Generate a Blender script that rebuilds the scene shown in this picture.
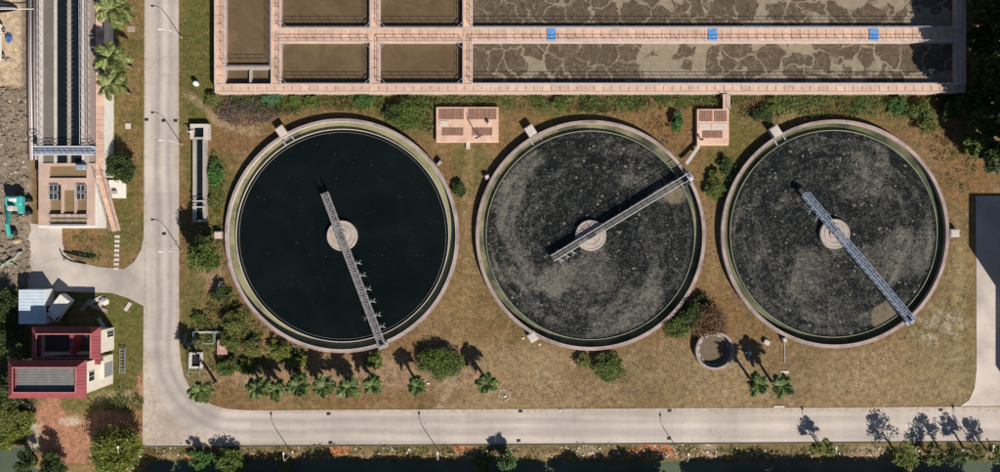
import bpy, math, random
import numpy as np
from mathutils import Vector, Matrix, Euler
R_ = math.radians
for o in list(bpy.data.objects): bpy.data.objects.remove(o)
scene = bpy.context.scene
C = scene.collection
# ---------------------------------------------------------------- camera, sky, sun, exposure
HC, S = 115.0, 6.0          # drone height (m), photo pixels per metre on the ground
cam_d = bpy.data.cameras.new('camera'); cam = bpy.data.objects.new('camera', cam_d); C.objects.link(cam)
cam.location = (0, 0, HC); cam.rotation_euler = (0, 0, 0)
cam_d.sensor_fit = 'HORIZONTAL'; cam_d.angle = 2*math.atan(500/S/HC); cam_d.clip_start = 1; cam_d.clip_end = 6000
scene.camera = cam
SUN_EL = 35.6
SX, SY = 22.0, -33.0        # ground direction towards the sun
w = bpy.data.worlds.new('World'); scene.world = w; w.use_nodes = True
nt = w.node_tree; bg = nt.nodes['Background']
sky = nt.nodes.new('ShaderNodeTexSky'); sky.sky_type = 'NISHITA'; sky.sun_disc = False
sky.sun_elevation = R_(SUN_EL); sky.sun_rotation = math.atan2(SX, SY)
sky.altitude = 100; sky.air_density = 0.8; sky.dust_density = 0.6
nt.links.new(sky.outputs[0], bg.inputs[0]); bg.inputs[1].default_value = 0.05
sl = bpy.data.lights.new('sun', 'SUN'); sl.energy = 5.0; sl.angle = R_(0.5); sl.color = (1.0, 0.93, 0.82)
sun = bpy.data.objects.new('sun', sl); C.objects.link(sun)
hl = math.hypot(SX, SY); ce, se = math.cos(R_(SUN_EL)), math.sin(R_(SUN_EL))
sd = Vector((SX/hl*ce, SY/hl*ce, se)); sun.rotation_euler = sd.to_track_quat('Z', 'Y').to_euler(); sun.location = sd*200
scene.view_settings.view_transform = 'Standard'; scene.view_settings.look = 'None'
scene.view_settings.gamma = 1; scene.view_settings.use_curve_mapping = False
scene.view_settings.exposure = 0.5
scene.render.engine = 'CYCLES'

# ---------------------------------------------------------------- helpers
def P(px, py, z=0.0):
    k = (1 - z/HC)/S
    return Vector(((px-500)*k, (236-py)*k, z))

class MB:
    def __init__(s): s.v = []; s.f = []; s.smooth = False
    def add(s, vs, fs):
        n = len(s.v); s.v += [tuple(v) for v in vs]; s.f += [tuple(i+n for i in f) for f in fs]; return s
    def box(s, x0, y0, z0, x1, y1, z1, M=None):
        if x0 > x1: x0, x1 = x1, x0
        if y0 > y1: y0, y1 = y1, y0
        vs = [Vector(p) for p in ((x0,y0,z0),(x1,y0,z0),(x1,y1,z0),(x0,y1,z0),(x0,y0,z1),(x1,y0,z1),(x1,y1,z1),(x0,y1,z1))]
        if M: vs = [M @ v for v in vs]
        return s.add(vs, [(3,2,1,0),(4,5,6,7),(0,1,5,4),(1,2,6,5),(2,3,7,6),(3,0,4,7)])
    def bbox(s, x0, y0, z0, x1, y1, z1, b=0.05, M=None):      # box with chamfered top and vertical edges
        if x0 > x1: x0, x1 = x1, x0
        if y0 > y1: y0, y1 = y1, y0
        def ring(i, z):
            return [(x0+i+b,y0+i,z),(x1-i-b,y0+i,z),(x1-i,y0+i+b,z),(x1-i,y1-i-b,z),(x1-i-b,y1-i,z),(x0+i+b,y1-i,z),(x0+i,y1-i-b,z),(x0+i,y0+i+b,z)]
        vs = [Vector(p) for p in ring(0,z0)+ring(0,z1-b)+ring(b,z1)]
        if M: vs = [M @ v for v in vs]
        fs = [tuple(range(7,-1,-1)), tuple(range(16,24))]
        for r in (0, 8):
            for i in range(8): fs.append((r+i, r+(i+1)%8, r+8+(i+1)%8, r+8+i))
        return s.add(vs, fs)
    def pbox(s, a, b, z0, z1):                                 # box from pixel rectangle read at height z1
        p, q = P(a[0],a[1],z1), P(b[0],b[1],z1)
        return s.box(p.x,p.y,z0,q.x,q.y,z1)
    def beam(s, a, b, w, h=None):
        a, b = Vector(a), Vector(b); h = h or w
        d = (b-a); L = d.length
        if L < 1e-6: return s
        d /= L; up = Vector((0,0,1)) if abs(d.z) < 0.95 else Vector((0,1,0))
        x = d.cross(up).normalized()*(w/2); y = x.cross(d).normalized()*(h/2)
        vs = [a-x-y,a+x-y,a+x+y,a-x+y,b-x-y,b+x-y,b+x+y,b-x+y]
        return s.add(vs, [(0,1,2,3),(7,6,5,4),(1,0,4,5),(2,1,5,6),(3,2,6,7),(0,3,7,4)])
    def tube(s, pts, r, n=6, cap=True):
        pts = [Vector(p) for p in pts]; rr = r if isinstance(r, (list,tuple)) else [r]*len(pts)
        base = len(s.v); vs = []
        for i, p in enumerate(pts):
            d = (pts[min(i+1,len(pts)-1)]-pts[max(i-1,0)]).normalized()
            up = Vector((0,0,1)) if abs(d.z) < 0.9 else Vector((1,0,0))
            x = d.cross(up).normalized(); y = d.cross(x)
            for k in range(n):
                a = 2*math.pi*k/n; vs.append(p + x*math.cos(a)*rr[i] + y*math.sin(a)*rr[i])
        fs = []
        for i in range(len(pts)-1):
            for k in range(n): fs.append((i*n+k, i*n+(k+1)%n, (i+1)*n+(k+1)%n, (i+1)*n+k))
        if cap: fs += [tuple(range(n-1,-1,-1)), tuple(range((len(pts)-1)*n, len(pts)*n))]
        return s.add(vs, fs)
    def lathe(s, prof, n=96, c=(0,0), closed=True):
        vs = []; m = len(prof)
        for k in range(n):
            a = 2*math.pi*k/n
            for (r, z) in prof: vs.append((c[0]+r*math.cos(a), c[1]+r*math.sin(a), z))
        fs = []
        for k in range(n):
            k2 = (k+1) % n
            for i in range(m if closed else m-1):
                j = (i+1) % m; fs.append((k*m+i, k2*m+i, k2*m+j, k*m+j))
        return s.add(vs, fs)
    def disk(s, r, z, n=64, c=(0,0)):
        return s.add([(c[0]+r*math.cos(2*math.pi*k/n), c[1]+r*math.sin(2*math.pi*k/n), z) for k in range(n)], [tuple(range(n))])
    def prism(s, poly, z0, z1):
        n = len(poly)
        ar = sum(poly[i][0]*poly[(i+1)%n][1]-poly[(i+1)%n][0]*poly[i][1] for i in range(n))
        if ar < 0: poly = poly[::-1]
        vs = [(p[0],p[1],z0) for p in poly]+[(p[0],p[1],z1) for p in poly]
        fs = [tuple(range(n-1,-1,-1)), tuple(range(n,2*n))]+[(i,(i+1)%n,n+(i+1)%n,n+i) for i in range(n)]
        return s.add(vs, fs)
    def mesh(s, name, m):
        me = bpy.data.meshes.new(name); me.from_pydata(s.v, [], s.f)
        if m: me.materials.append(m)
        if s.smooth: me.polygons.foreach_set('use_smooth', [True]*len(me.polygons))
        me.update(); return me
    def build(s, name, m, parent=None, loc=None, smooth=False):
        s.smooth = smooth
        o = bpy.data.objects.new(name, s.mesh(name, m)); C.objects.link(o)
        if loc is not None: o.location = loc
        if parent: o.parent = parent
        return o
def obj(name, me, parent=None, loc=(0,0,0), rot=(0,0,0), sc=(1,1,1)):
    o = bpy.data.objects.new(name, me); C.objects.link(o); o.location = loc; o.rotation_euler = rot; o.scale = sc
    if parent: o.parent = parent
    return o
def tag(o, label, cat, group=None):
    o['label'] = label; o['category'] = cat
    if group: o['group'] = group
    return o
def struct(o): o['kind'] = 'structure'; return o
def stuff(o): o['kind'] = 'stuff'; return o
def thing(name, label, cat, loc=(0,0,0), rz=0, group=None):
    o = bpy.data.objects.new(name, None); C.objects.link(o); o.location = loc; o.rotation_euler = (0,0,rz)
    o.empty_display_size = .2
    return tag(o, label, cat, group)
def np_mesh(name, v, f, m, smooth=False, attrs=None):
    me = bpy.data.meshes.new(name); me.from_pydata(v.tolist() if hasattr(v,'tolist') else v, [], f.tolist() if hasattr(f,'tolist') else f)
    if m: me.materials.append(m)
    if smooth: me.polygons.foreach_set('use_smooth', [True]*len(me.polygons))
    for k, a in (attrs or {}).items():
        if a.ndim == 1:
            at = me.attributes.new(k, 'FLOAT', 'POINT'); at.data.foreach_set('value', a.astype(np.float32))
        else:
            at = me.attributes.new(k, 'FLOAT_COLOR', 'POINT')
            at.data.foreach_set('color', np.c_[a, np.ones(len(a))].astype(np.float32).ravel())
    me.update(); return me

# numpy value noise
_rs = np.random.RandomState(7); _tab = _rs.rand(512, 512)
def vnoise(x, y):
    xi = np.floor(x).astype(int); yi = np.floor(y).astype(int); fx = x-xi; fy = y-yi
    fx = fx*fx*(3-2*fx); fy = fy*fy*(3-2*fy)
    a = _tab[xi % 512, yi % 512]; b = _tab[(xi+1) % 512, yi % 512]; c = _tab[xi % 512, (yi+1) % 512]; d = _tab[(xi+1) % 512, (yi+1) % 512]
    return (a*(1-fx)+b*fx)*(1-fy)+(c*(1-fx)+d*fx)*fy
def fbm(x, y, sc, o=4, seed=0):
    t = 0; am = 1; tot = 0; x = x*sc+seed*17.3+300; y = y*sc+seed*31.7+300
    for i in range(o):
        t = t+am*vnoise(x, y); tot += am; am *= .55; x = x*2.03+5.1; y = y*2.03+9.7
    return t/tot
def sstep(a, b, x):
    t = np.clip((x-a)/(b-a+1e-9), 0, 1); return t*t*(3-2*t)

# ---------------------------------------------------------------- materials
class N:
    def __init__(s, name):
        s.m = bpy.data.materials.new(name); s.m.use_nodes = True; s.t = s.m.node_tree
        s.b = s.t.nodes['Principled BSDF']; s.out = s.t.nodes['Material Output']
        s.geo = s.t.nodes.new('ShaderNodeNewGeometry')
    def n(s, t, **kw):
        d = s.t.nodes.new(t)
        for k, v in kw.items():
            if k.startswith('i_'): d.inputs[k[2:]].default_value = v
            else: setattr(d, k, v)
        return d
    def l(s, a, b): s.t.links.new(a, b)
    def noise(s, scale, detail=4, rough=.6, vec=None, dist=0):
        d = s.n('ShaderNodeTexNoise'); d.inputs['Scale'].default_value = scale; d.inputs['Detail'].default_value = detail
        d.inputs['Roughness'].default_value = rough; d.inputs['Distortion'].default_value = dist
        s.l(vec or s.geo.outputs['Position'], d.inputs['Vector']); return d.outputs['Fac']
    def ramp(s, fac, stops):
        d = s.n('ShaderNodeValToRGB'); e = d.color_ramp.elements
        while len(e) < len(stops): e.new(0.5)
        for i, (p, c) in enumerate(stops):
            e[i].position = p; e[i].color = (*c, 1) if not isinstance(c, (int,float)) else (c,c,c,1)
        s.l(fac, d.inputs[0]); return d.outputs[0]
    def mix(s, fac, a, b, mode='MIX'):
        d = s.n('ShaderNodeMix', data_type='RGBA', blend_type=mode)
        for sock, v in ((d.inputs[0], fac), (d.inputs[6], a), (d.inputs[7], b)):
            if isinstance(v, (int,float)): sock.default_value = v
            elif isinstance(v, tuple): sock.default_value = (*v, 1)
            else: s.l(v, sock)
        return d.outputs[2]
    def math(s, op, a, b=0.0):
        d = s.n('ShaderNodeMath', operation=op)
        for i, v in enumerate((a, b)):
            if isinstance(v, (int,float)): d.inputs[i].default_value = v
            else: s.l(v, d.inputs[i])
        return d.outputs[0]
    def scalev(s, sx, sy, sz=1):
        d = s.n('ShaderNodeVectorMath', operation='MULTIPLY'); s.l(s.geo.outputs['Position'], d.inputs[0]); d.inputs[1].default_value = (sx,sy,sz)
        return d.outputs[0]
    def bump(s, h, strength=.4, dist=.05):
        d = s.n('ShaderNodeBump'); d.inputs['Strength'].default_value = strength; d.inputs['Distance'].default_value = dist
        s.l(h, d.inputs['Height']); s.l(d.outputs[0], s.b.inputs['Normal'])
    def fin(s, col, rough=.85, spec=.3, metal=0):
        if isinstance(col, tuple): s.b.inputs['Base Color'].default_value = (*col, 1)
        else: s.l(col, s.b.inputs['Base Color'])
        s.b.inputs['Roughness'].default_value = rough; s.b.inputs['Specular IOR Level'].default_value = spec; s.b.inputs['Metallic'].default_value = metal
        return s.m
def mat(name, c1, c2=None, scale=1.2, rough=.85, spec=.3, metal=0, rnd=0.0, bump=.25, fine=.25, dirt=None, dirt_amt=.0):
    s = N(name); c2 = c2 or tuple(x*.75 for x in c1)
    col = s.ramp(s.noise(scale, 5), [(.3, c2), (.7, c1)])
    f = s.noise(scale*9, 3); fr = s.ramp(f, [(.25, 1-fine), (.75, 1+0*fine)])
    col = s.mix(1.0, col, fr, 'MULTIPLY')
    if dirt:
        d = s.ramp(s.noise(scale*.6, 7, .75), [(.52-.08*dirt_amt, 0.0), (.68, 1.0)])
        dd = s.math('MULTIPLY', d, min(1, dirt_amt)); col = s.mix(dd, col, dirt)
    if rnd:
        oi = s.n('ShaderNodeObjectInfo'); h = s.n('ShaderNodeHueSaturation')
        s.l(s.math('ADD', s.math('MULTIPLY', oi.outputs['Random'], rnd), 1-rnd/2), h.inputs['Value']); s.l(col, h.inputs['Color']); col = h.outputs[0]
    if bump: s.bump(f, bump, .03)
    return s.fin(col, rough, spec, metal)
def foliage(name, c1, c2, c3, trans=.25):
    s = N(name)
    ri = s.geo.outputs['Random Per Island']
    a = s.ramp(ri, [(0, c1), (.6, c2), (1, c3)])
    v = s.ramp(s.noise(.5, 3), [(.3, .65), (.7, 1.1)])
    col = s.mix(1.0, a, v, 'MULTIPLY')
    s.fin(col, .55, .35)
    tr = s.n('ShaderNodeBsdfTranslucent'); s.l(col, tr.inputs[0])
    mx = s.n('ShaderNodeMixShader'); mx.inputs[0].default_value = trans
    s.l(s.b.outputs[0], mx.inputs[1]); s.l(tr.outputs[0], mx.inputs[2]); s.l(mx.outputs[0], s.out.inputs[0])
    return s.m
M = {}
M['conc'] = mat('concrete', (.42,.38,.34), (.33,.30,.27), .5, dirt=(.2,.17,.14), dirt_amt=.4)
M['conc_pale'] = mat('pale_concrete', (.62,.56,.52), (.5,.45,.42), .7, dirt=(.3,.26,.22), dirt_amt=.4)
M['conc_dark'] = mat('weathered_concrete', (.26,.24,.21), (.18,.17,.15), .8, dirt=(.1,.09,.07), dirt_amt=.5)
M['pink'] = mat('pink_paving', (.72,.485,.375), (.585,.385,.295), .8, rnd=.2, dirt=(.32,.22,.17), dirt_amt=.7)
M['pink_conc'] = mat('pink_concrete', (.58,.42,.35), (.46,.33,.275), .6, dirt=(.3,.22,.2), dirt_amt=.4)
M['joint'] = mat('joint_mortar', (.2,.13,.1), (.13,.09,.07), 2)
M['rim'] = mat('tank_rim_concrete', (.46,.365,.35), (.31,.25,.24), .6, dirt=(.15,.125,.12), dirt_amt=1.0, bump=.4)
M['white'] = mat('white_paint', (.8,.78,.74), (.7,.68,.64), .6, rough=.5, dirt=(.5,.45,.38), dirt_amt=.25)
M['cream'] = mat('cream_render_wall', (.78,.71,.62), (.7,.63,.54), .6, dirt=(.42,.35,.28), dirt_amt=.3)
M['steel'] = mat('galvanised_steel', (.5,.5,.52), (.36,.37,.4), 1.5, rough=.45, metal=.5)
M['steel_pink'] = mat('dusty_steel', (.42,.4,.41), (.29,.28,.29), 1.5, rough=.55, metal=.2)
M['steel_blue'] = mat('blue_grey_steel', (.36,.43,.55), (.26,.31,.4), 1.5, rough=.5, metal=.2)
M['dark'] = mat('dark_steel', (.05,.05,.055), (.03,.03,.033), 2, rough=.5)
M['black'] = mat('black_rubber', (.02,.02,.02), (.012,.012,.012), 3)
M['rail'] = mat('painted_rail', (.42,.31,.29), (.3,.22,.21), 3, rough=.5)
M['rail_pale'] = mat('pale_rail', (.62,.62,.66), (.5,.5,.55), 3, rough=.45)
M['blue_mat'] = mat('blue_sheet', (.12,.32,.68), (.09,.25,.55), 2, rough=.6)
M['blue_paint'] = mat('pale_blue_paint', (.3,.42,.48), (.2,.3,.36), 2, rough=.5)
M['red_roof'] = mat('red_tile_roof', (.32,.065,.08), (.22,.045,.058), 1.0, rough=.7, dirt=(.16,.06,.06), dirt_amt=.7)
M['grey_roof'] = mat('grey_sheet_roof', (.23,.23,.23), (.17,.17,.17), .8, rough=.6, dirt=(.12,.11,.1), dirt_amt=.4)
M['glass'] = mat('window_glass', (.03,.04,.05), (.02,.03,.035), 1, rough=.1, spec=.6, bump=0)
M['teal'] = mat('teal_paint', (.06,.45,.42), (.04,.34,.32), 1.5, rough=.45, dirt=(.2,.17,.12), dirt_amt=.3)
M['grate'] = mat('rusty_grating', (.32,.18,.135), (.22,.12,.09), 3, rough=.8, rnd=.2)
M['wood'] = mat('weathered_timber', (.4,.34,.28), (.26,.21,.17), 3)
M['twig'] = mat('dead_twigs', (.16,.12,.12), (.09,.065,.07), 3)
M['bark'] = mat('bark', (.22,.17,.12), (.13,.1,.07), 4)
M['rock'] = mat('rubble_stone', (.36,.29,.22), (.24,.19,.145), 1.5, rnd=.5)
M['rock_pale'] = mat('pale_stone', (.6,.53,.46), (.42,.37,.32), 1.5, rnd=.3)
M['leaf_dark'] = foliage('dark_leaves', (.018,.034,.008), (.042,.07,.014), (.1,.135,.03))
M['leaf_mid'] = foliage('green_leaves', (.045,.075,.012), (.095,.14,.022), (.19,.23,.05))
M['leaf_yellow'] = foliage('yellow_green_leaves', (.07,.095,.012), (.16,.19,.024), (.29,.31,.06))
M['leaf_olive'] = foliage('olive_leaves', (.075,.085,.018), (.15,.16,.036), (.26,.265,.075))
M['leaf_red'] = foliage('reddish_leaves', (.075,.04,.018), (.16,.08,.036), (.26,.14,.06))
M['leaf_fresh'] = foliage('fresh_green_leaves', (.03,.08,.02), (.06,.16,.03), (.12,.22,.06))
M['leaf_bluegreen'] = foliage('blue_green_leaves', (.04,.11,.05), (.09,.19,.09), (.14,.26,.13))
M['palm'] = foliage('palm_fronds', (.09,.12,.03), (.22,.26,.08), (.42,.44,.2))
M['palm_dark'] = foliage('dark_palm_fronds', (.05,.09,.02), (.13,.19,.05), (.34,.38,.16))
M['dry_blade'] = foliage('dry_grass_blades', (.15,.1,.045), (.25,.17,.085), (.38,.28,.16), .1)
M['green_blade'] = foliage('green_grass_blades', (.05,.065,.015), (.09,.105,.026), (.16,.16,.05), .1)

def road_mat(name, sx, sy, lane=True):
    s = N(name)
    col = s.ramp(s.noise(.12, 6, .6), [(.3, (.43,.375,.345)), (.7, (.58,.51,.46))])
    st = s.ramp(s.noise(1.0, 5, .55, s.scalev(sx, sy, 1)), [(.36, .7), (.58, 1.0)])
    col = s.mix(.75, col, st, 'MULTIPLY')
    f = s.noise(5, 5, .75); col = s.mix(1.0, col, s.ramp(f, [(.3, .8), (.7, 1.05)]), 'MULTIPLY')
    sp = s.ramp(s.noise(.35, 7, .75), [(.58, 0.0), (.75, .55)]); col = s.mix(sp, col, (.24,.19,.155))
    if lane:
        xyz = s.n('ShaderNodeSeparateXYZ'); s.l(s.geo.outputs['Position'], xyz.inputs[0])
        vx = s.math('MAXIMUM', s.math('SUBTRACT', -43.33, xyz.outputs[0]), 0.0); vy = s.math('MAXIMUM', s.math('SUBTRACT', -19.0, xyz.outputs[1]), 0.0)
        r = s.math('SQRT', s.math('ADD', s.math('MULTIPLY', vx, vx), s.math('MULTIPLY', vy, vy)))
        r = s.math('ADD', r, s.math('MULTIPLY', s.math('SUBTRACT', s.noise(.05, 2), .5), 1.6))
        def band(c, w):
            d = s.math('DIVIDE', s.math('SUBTRACT', r, c), w); return s.math('POWER', 2.718, s.math('MULTIPLY', s.math('MULTIPLY', d, d), -1.0))
        bb = s.math('MAXIMUM', band(11.7, .5), band(13.6, .55))
        far = s.ramp(s.math('MULTIPLY', s.math('ADD', xyz.outputs[0], 70), 1/150), [(.0, 1.0), (.35, .75), (.9, .25)])
        wear = s.math('MULTIPLY', s.math('MULTIPLY', bb, far), s.ramp(s.noise(.6, 5, .7), [(.3, .35), (.7, .75)]))
        col = s.mix(wear, col, (.225,.2,.205))
        e = s.math('MAXIMUM', s.math('SUBTRACT', 10.75, r), s.math('SUBTRACT', r, 15.35))
        em = s.math('MULTIPLY', s.ramp(e, [(.0, 0.0), (.6, 1.0)]), s.ramp(s.noise(1.4, 6, .75), [(.42, 0.0), (.62, .75)]))
        col = s.mix(em, col, (.3,.215,.13))
    vo = s.n('ShaderNodeTexVoronoi', feature='DISTANCE_TO_EDGE'); vo.inputs['Scale'].default_value = .16
    wn = s.n('ShaderNodeTexNoise'); wn.inputs['Scale'].default_value = .8; wn.inputs['Detail'].default_value = 5; s.l(s.geo.outputs['Position'], wn.inputs['Vector'])
    ad = s.n('ShaderNodeVectorMath', operation='MULTIPLY_ADD'); s.l(wn.outputs['Color'], ad.inputs[0]); ad.inputs[1].default_value = (2.2,2.2,0); s.l(s.geo.outputs['Position'], ad.inputs[2]); s.l(ad.outputs[0], vo.inputs['Vector'])
    ck = s.math('MULTIPLY', s.ramp(vo.outputs['Distance'], [(.003, .35), (.011, 0.0)]), s.ramp(s.noise(.15, 3), [(.55, 0.0), (.65, 1.0)]))
    col = s.mix(ck, col, (.17,.14,.12))
    oi = s.n('ShaderNodeObjectInfo'); h = s.n('ShaderNodeHueSaturation')
    s.l(s.math('ADD', s.math('MULTIPLY', oi.outputs['Random'], .09), .955), h.inputs['Value']); s.l(col, h.inputs['Color'])
    s.bump(f, .15, .02)
    return s.fin(h.outputs[0], .85, .25)
M['road_x'] = road_mat('road_concrete', .018, .55)
M['road_y'] = road_mat('road_concrete', .55, .018)
M['road_c'] = road_mat('road_concrete', .12, .12)
M['apron'] = road_mat('apron_concrete', .12, .12, False)
def water_mat(name, c, c2, sc=.12, rough=.12, wave=.15, wsc=2.5, froth=None):
    s = N(name); col = s.ramp(s.noise(sc, 6, .65, None, 1.2), [(.35, c), (.68, c2)])
    if froth:
        fr = s.math('MULTIPLY', s.ramp(s.noise(2.2, 7, .8), [(.52, 0.0), (.68, .8)]), s.ramp(s.noise(.16, 4, .6), [(.5, .05), (.66, 1.0)])); col = s.mix(fr, col, froth)
    s.bump(s.noise(wsc, 3), wave, .02); return s.fin(col, rough, .35)
M['pier'] = mat('pier_concrete', (.47,.405,.365), (.36,.31,.275), .9, dirt=(.25,.2,.17), dirt_amt=.5)
M['w_black'] = water_mat('clear_dark_water', (.0028,.0052,.0055), (.006,.0088,.0088), .07, .1, .05, 1.5, (.014,.016,.014)); M['w_black'].node_tree.nodes['Principled BSDF'].inputs['Specular IOR Level'].default_value = .2
M['w_brown'] = water_mat('brown_water', (.095,.064,.036), (.135,.094,.054), .22, .35, .1, 2.5, (.22,.165,.105))
M['w_canal'] = water_mat('canal_water', (.06,.085,.055), (.085,.11,.075), .1, .2, .15)
M['w_chan'] = water_mat('dark_channel_water', (.006,.01,.013), (.01,.015,.018), .3, .15, .1)
M['w_grey'] = water_mat('grey_turbid_water', (.13,.12,.105), (.175,.16,.14), .25, .4, .1)
M['w_pool'] = water_mat('brown_pool_water', (.17,.12,.065), (.23,.165,.09), .3, .4, .1)
M['silt'] = mat('brown_silt', (.17,.125,.08), (.12,.09,.06), 1.0)
M['panel_grey'] = mat('grey_panel', (.3,.31,.33), (.24,.25,.27), 1)
M['blue_white'] = mat('white_sheet_metal', (.74,.76,.78), (.64,.66,.69), 1, rough=.5)
M['blue_tarp'] = mat('blue_tarpaulin', (.05,.13,.34), (.03,.08,.22), 2, rough=.5)
M['hullm'] = mat('dark_hull_paint', (.06,.05,.06), (.035,.03,.035), 2, rough=.5)
M['sandm'] = mat('loose_sand', (.5,.38,.26), (.42,.31,.2), 2)
M['net'] = mat('green_netting', (.2,.29,.23), (.26,.25,.2), 4)
M['pink_roof'] = mat('faded_pink_slab', (.5,.27,.25), (.42,.22,.2), 1)
def scum_mat():
    s = N('scummed_water')
    at = s.n('ShaderNodeAttribute', attribute_name='scum'); sc = at.outputs['Fac']
    big = s.noise(1.6, 5, .7)
    fine = s.noise(3.6, 7, .76); mid = s.noise(.55, 6, .7, None, 1.6)
    dens = s.math('ADD', s.math('MULTIPLY', sc, .19), s.math('MULTIPLY', s.math('SUBTRACT', mid, .5), .62))
    k = s.math('ADD', fine, dens)
    col = s.ramp(k, [(.48, (.0075,.0092,.009)), (.57, (.02,.0212,.02)), (.66, (.05,.0485,.043)), (.8, (.135,.126,.106))])
    vo = s.n('ShaderNodeTexVoronoi'); vo.inputs['Scale'].default_value = 1.5; s.l(s.geo.outputs['Position'], vo.inputs['Vector'])
    dot = s.ramp(vo.outputs['Distance'], [(.10, 1.0), (.2, 0.0)])
    keep = s.ramp(s.math('ADD', s.math('MULTIPLY', vo.outputs['Color'], 1.0), s.math('MULTIPLY', sc, .35)), [(.78, 0.0), (.95, .6)])
    col = s.mix(s.math('MULTIPLY', dot, keep), col, (.2,.17,.12))
    at2 = s.n('ShaderNodeAttribute', attribute_name='tan'); t = s.math('MULTIPLY', at2.outputs['Fac'], s.ramp(big, [(.3, .55), (.6, 1.0)]))
    col = s.mix(s.math('MULTIPLY', t, .8), col, (.19,.15,.1))
    rr = s.ramp(k, [(.5, .25), (.62, .75)])
    s.fin(col, .5, .3); s.l(rr, s.b.inputs['Roughness']); s.bump(fine, .2, .03); return s.m
M['scum'] = scum_mat()
def foam_mat():
    s = N('foam_veined_water')
    pos = s.geo.outputs['Position']
    vec = pos
    for (nsc, am) in ((.28, 5.5), (1.3, 1.1)):
        wn = s.n('ShaderNodeTexNoise'); wn.inputs['Scale'].default_value = nsc; wn.inputs['Detail'].default_value = 3; s.l(pos, wn.inputs['Vector'])
        ad = s.n('ShaderNodeVectorMath', operation='MULTIPLY_ADD'); s.l(wn.outputs['Color'], ad.inputs[0]); ad.inputs[1].default_value = (am,am,0); s.l(vec, ad.inputs[2]); vec = ad.outputs[0]
    def vor(sc):
        v = s.n('ShaderNodeTexVoronoi', feature='DISTANCE_TO_EDGE', voronoi_dimensions='2D'); v.inputs['Scale'].default_value = sc; s.l(vec, v.inputs['Vector']); return v
    at = s.n('ShaderNodeAttribute', attribute_name='foam'); fo = at.outputs['Fac']
    e1 = vor(.26); v1 = s.math('SUBTRACT', e1.outputs['Distance'], s.math('MULTIPLY', fo, .55))
    veins = s.ramp(v1, [(.008, .85), (.04, 0.0)])
    e2 = vor(.95); v2 = s.ramp(s.math('SUBTRACT', e2.outputs['Distance'], s.math('MULTIPLY', fo, .05)), [(.006, .75), (.04, 0.0)])
    brk = s.ramp(s.noise(.5, 4, .6), [(.38, 0.0), (.52, .9)])
    brk1 = s.ramp(s.noise(.3, 4, .6, s.scalev(1,1.3,1)), [(.36, .12), (.5, 1.0)])
    veins = s.math('MULTIPLY', veins, s.math('MAXIMUM', brk1, s.ramp(fo, [(.15, 0.0), (.3, 1.0)])))
    v = s.math('MAXIMUM', veins, s.math('MULTIPLY', v2, brk))
    fine = s.noise(4, 4, .7)
    dark = s.ramp(s.noise(1.3, 6, .75), [(.3, (.052,.039,.027)), (.7, (.128,.096,.066))])
    tan = s.ramp(s.noise(.9, 7, .75), [(.3, (.2,.162,.118)), (.7, (.335,.28,.208))])
    col = s.mix(v, dark, tan)
    s.bump(fine, .15, .02); return s.fin(col, .5, .25)
M['foam'] = foam_mat()
def ground_mat():
    s = N('ground_soil_and_grass')
    at = s.n('ShaderNodeAttribute', attribute_name='soil'); col = at.outputs['Color']
    f1 = s.noise(1.1, 6, .7); f2 = s.noise(5, 4, .7)
    col = s.mix(1.0, col, s.ramp(f1, [(.28, .5), (.5, .95), (.72, 1.4)]), 'MULTIPLY')
    col = s.mix(1.0, col, s.ramp(f2, [(.26, .5), (.74, 1.4)]), 'MULTIPLY')
    col = s.mix(1.0, col, (.9,.9,.88), 'MULTIPLY'); s.bump(s.math('ADD', f1, f2), .8, .1); return s.fin(col, .95, .1)
M['ground'] = ground_mat()
def launder_mat(name, a, b, c):
    s = N(name)
    col = s.ramp(s.noise(.22, 4, .6), [(.34, c), (.46, b), (.66, a)])
    f = s.noise(4, 4, .7); col = s.mix(1.0, col, s.ramp(f, [(.3, .75), (.7, 1.1)]), 'MULTIPLY')
    return s.fin(col, .6, .3)
M['launder_a'] = launder_mat('algae_channel_pale', (.31,.29,.17), (.235,.225,.125), (.11,.12,.065))
M['launder_b'] = launder_mat('algae_channel_mixed', (.27,.25,.15), (.1,.11,.062), (.035,.045,.034))
M['launder_c'] = launder_mat('algae_channel_green', (.14,.145,.075), (.07,.085,.04), (.03,.042,.022))

# ---------------------------------------------------------------- ground sheet
def axis(lo, hi, st, far):
    a = list(np.arange(lo, hi+1e-6, st)); d = st
    while a[-1] < far: d *= 1.5; a.append(a[-1]+d)
    d = st
    while a[0] > -far: d *= 1.5; a.insert(0, a[0]-d)
    return np.array(a)
gx = axis(-88, 88, .42, 2500); gy = axis(-44, 44, .42, 2500)
GX, GY = np.meshgrid(gx, gy); X = GX.ravel(); Y = GY.ravel()
PX = X*S+500; PY = 236-Y*S
n1 = fbm(X, Y, .12, 4, 1); n2 = fbm(X, Y, .35, 4, 2); n3 = fbm(X, Y, .05, 3, 3); n4 = fbm(X, Y, 1.0, 3, 4)
def blob(cx, cy, rx, ry, soft=.35, nz=.5):
    d = np.hypot((PX-cx)/rx, (PY-cy)/ry) + (n2-.5)*nz*2
    return 1-sstep(1-soft, 1+soft, d)
def rect(x0, y0, x1, y1, soft=6, nz=14):
    dx = np.maximum(x0-PX, PX-x1); dy = np.maximum(y0-PY, PY-y1); d = np.maximum(dx, dy)+(n2-.5)*nz*2
    return 1-sstep(-soft, soft, d)
def lerp(c, m, col): return c*(1-m[:,None])+np.array(col)[None,:]*m[:,None]
DRY = (.25,.165,.085); DRY2 = (.30,.212,.122); GREEN = (.125,.115,.036); BROWN = (.215,.13,.062); SAND = (.52,.40,.28); RED = (.40,.2,.13); RUB = (.26,.205,.155); PALE = (.5,.42,.34); DGREEN = (.065,.085,.022)
col = np.zeros((len(X),3))+np.array(DRY)
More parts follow.
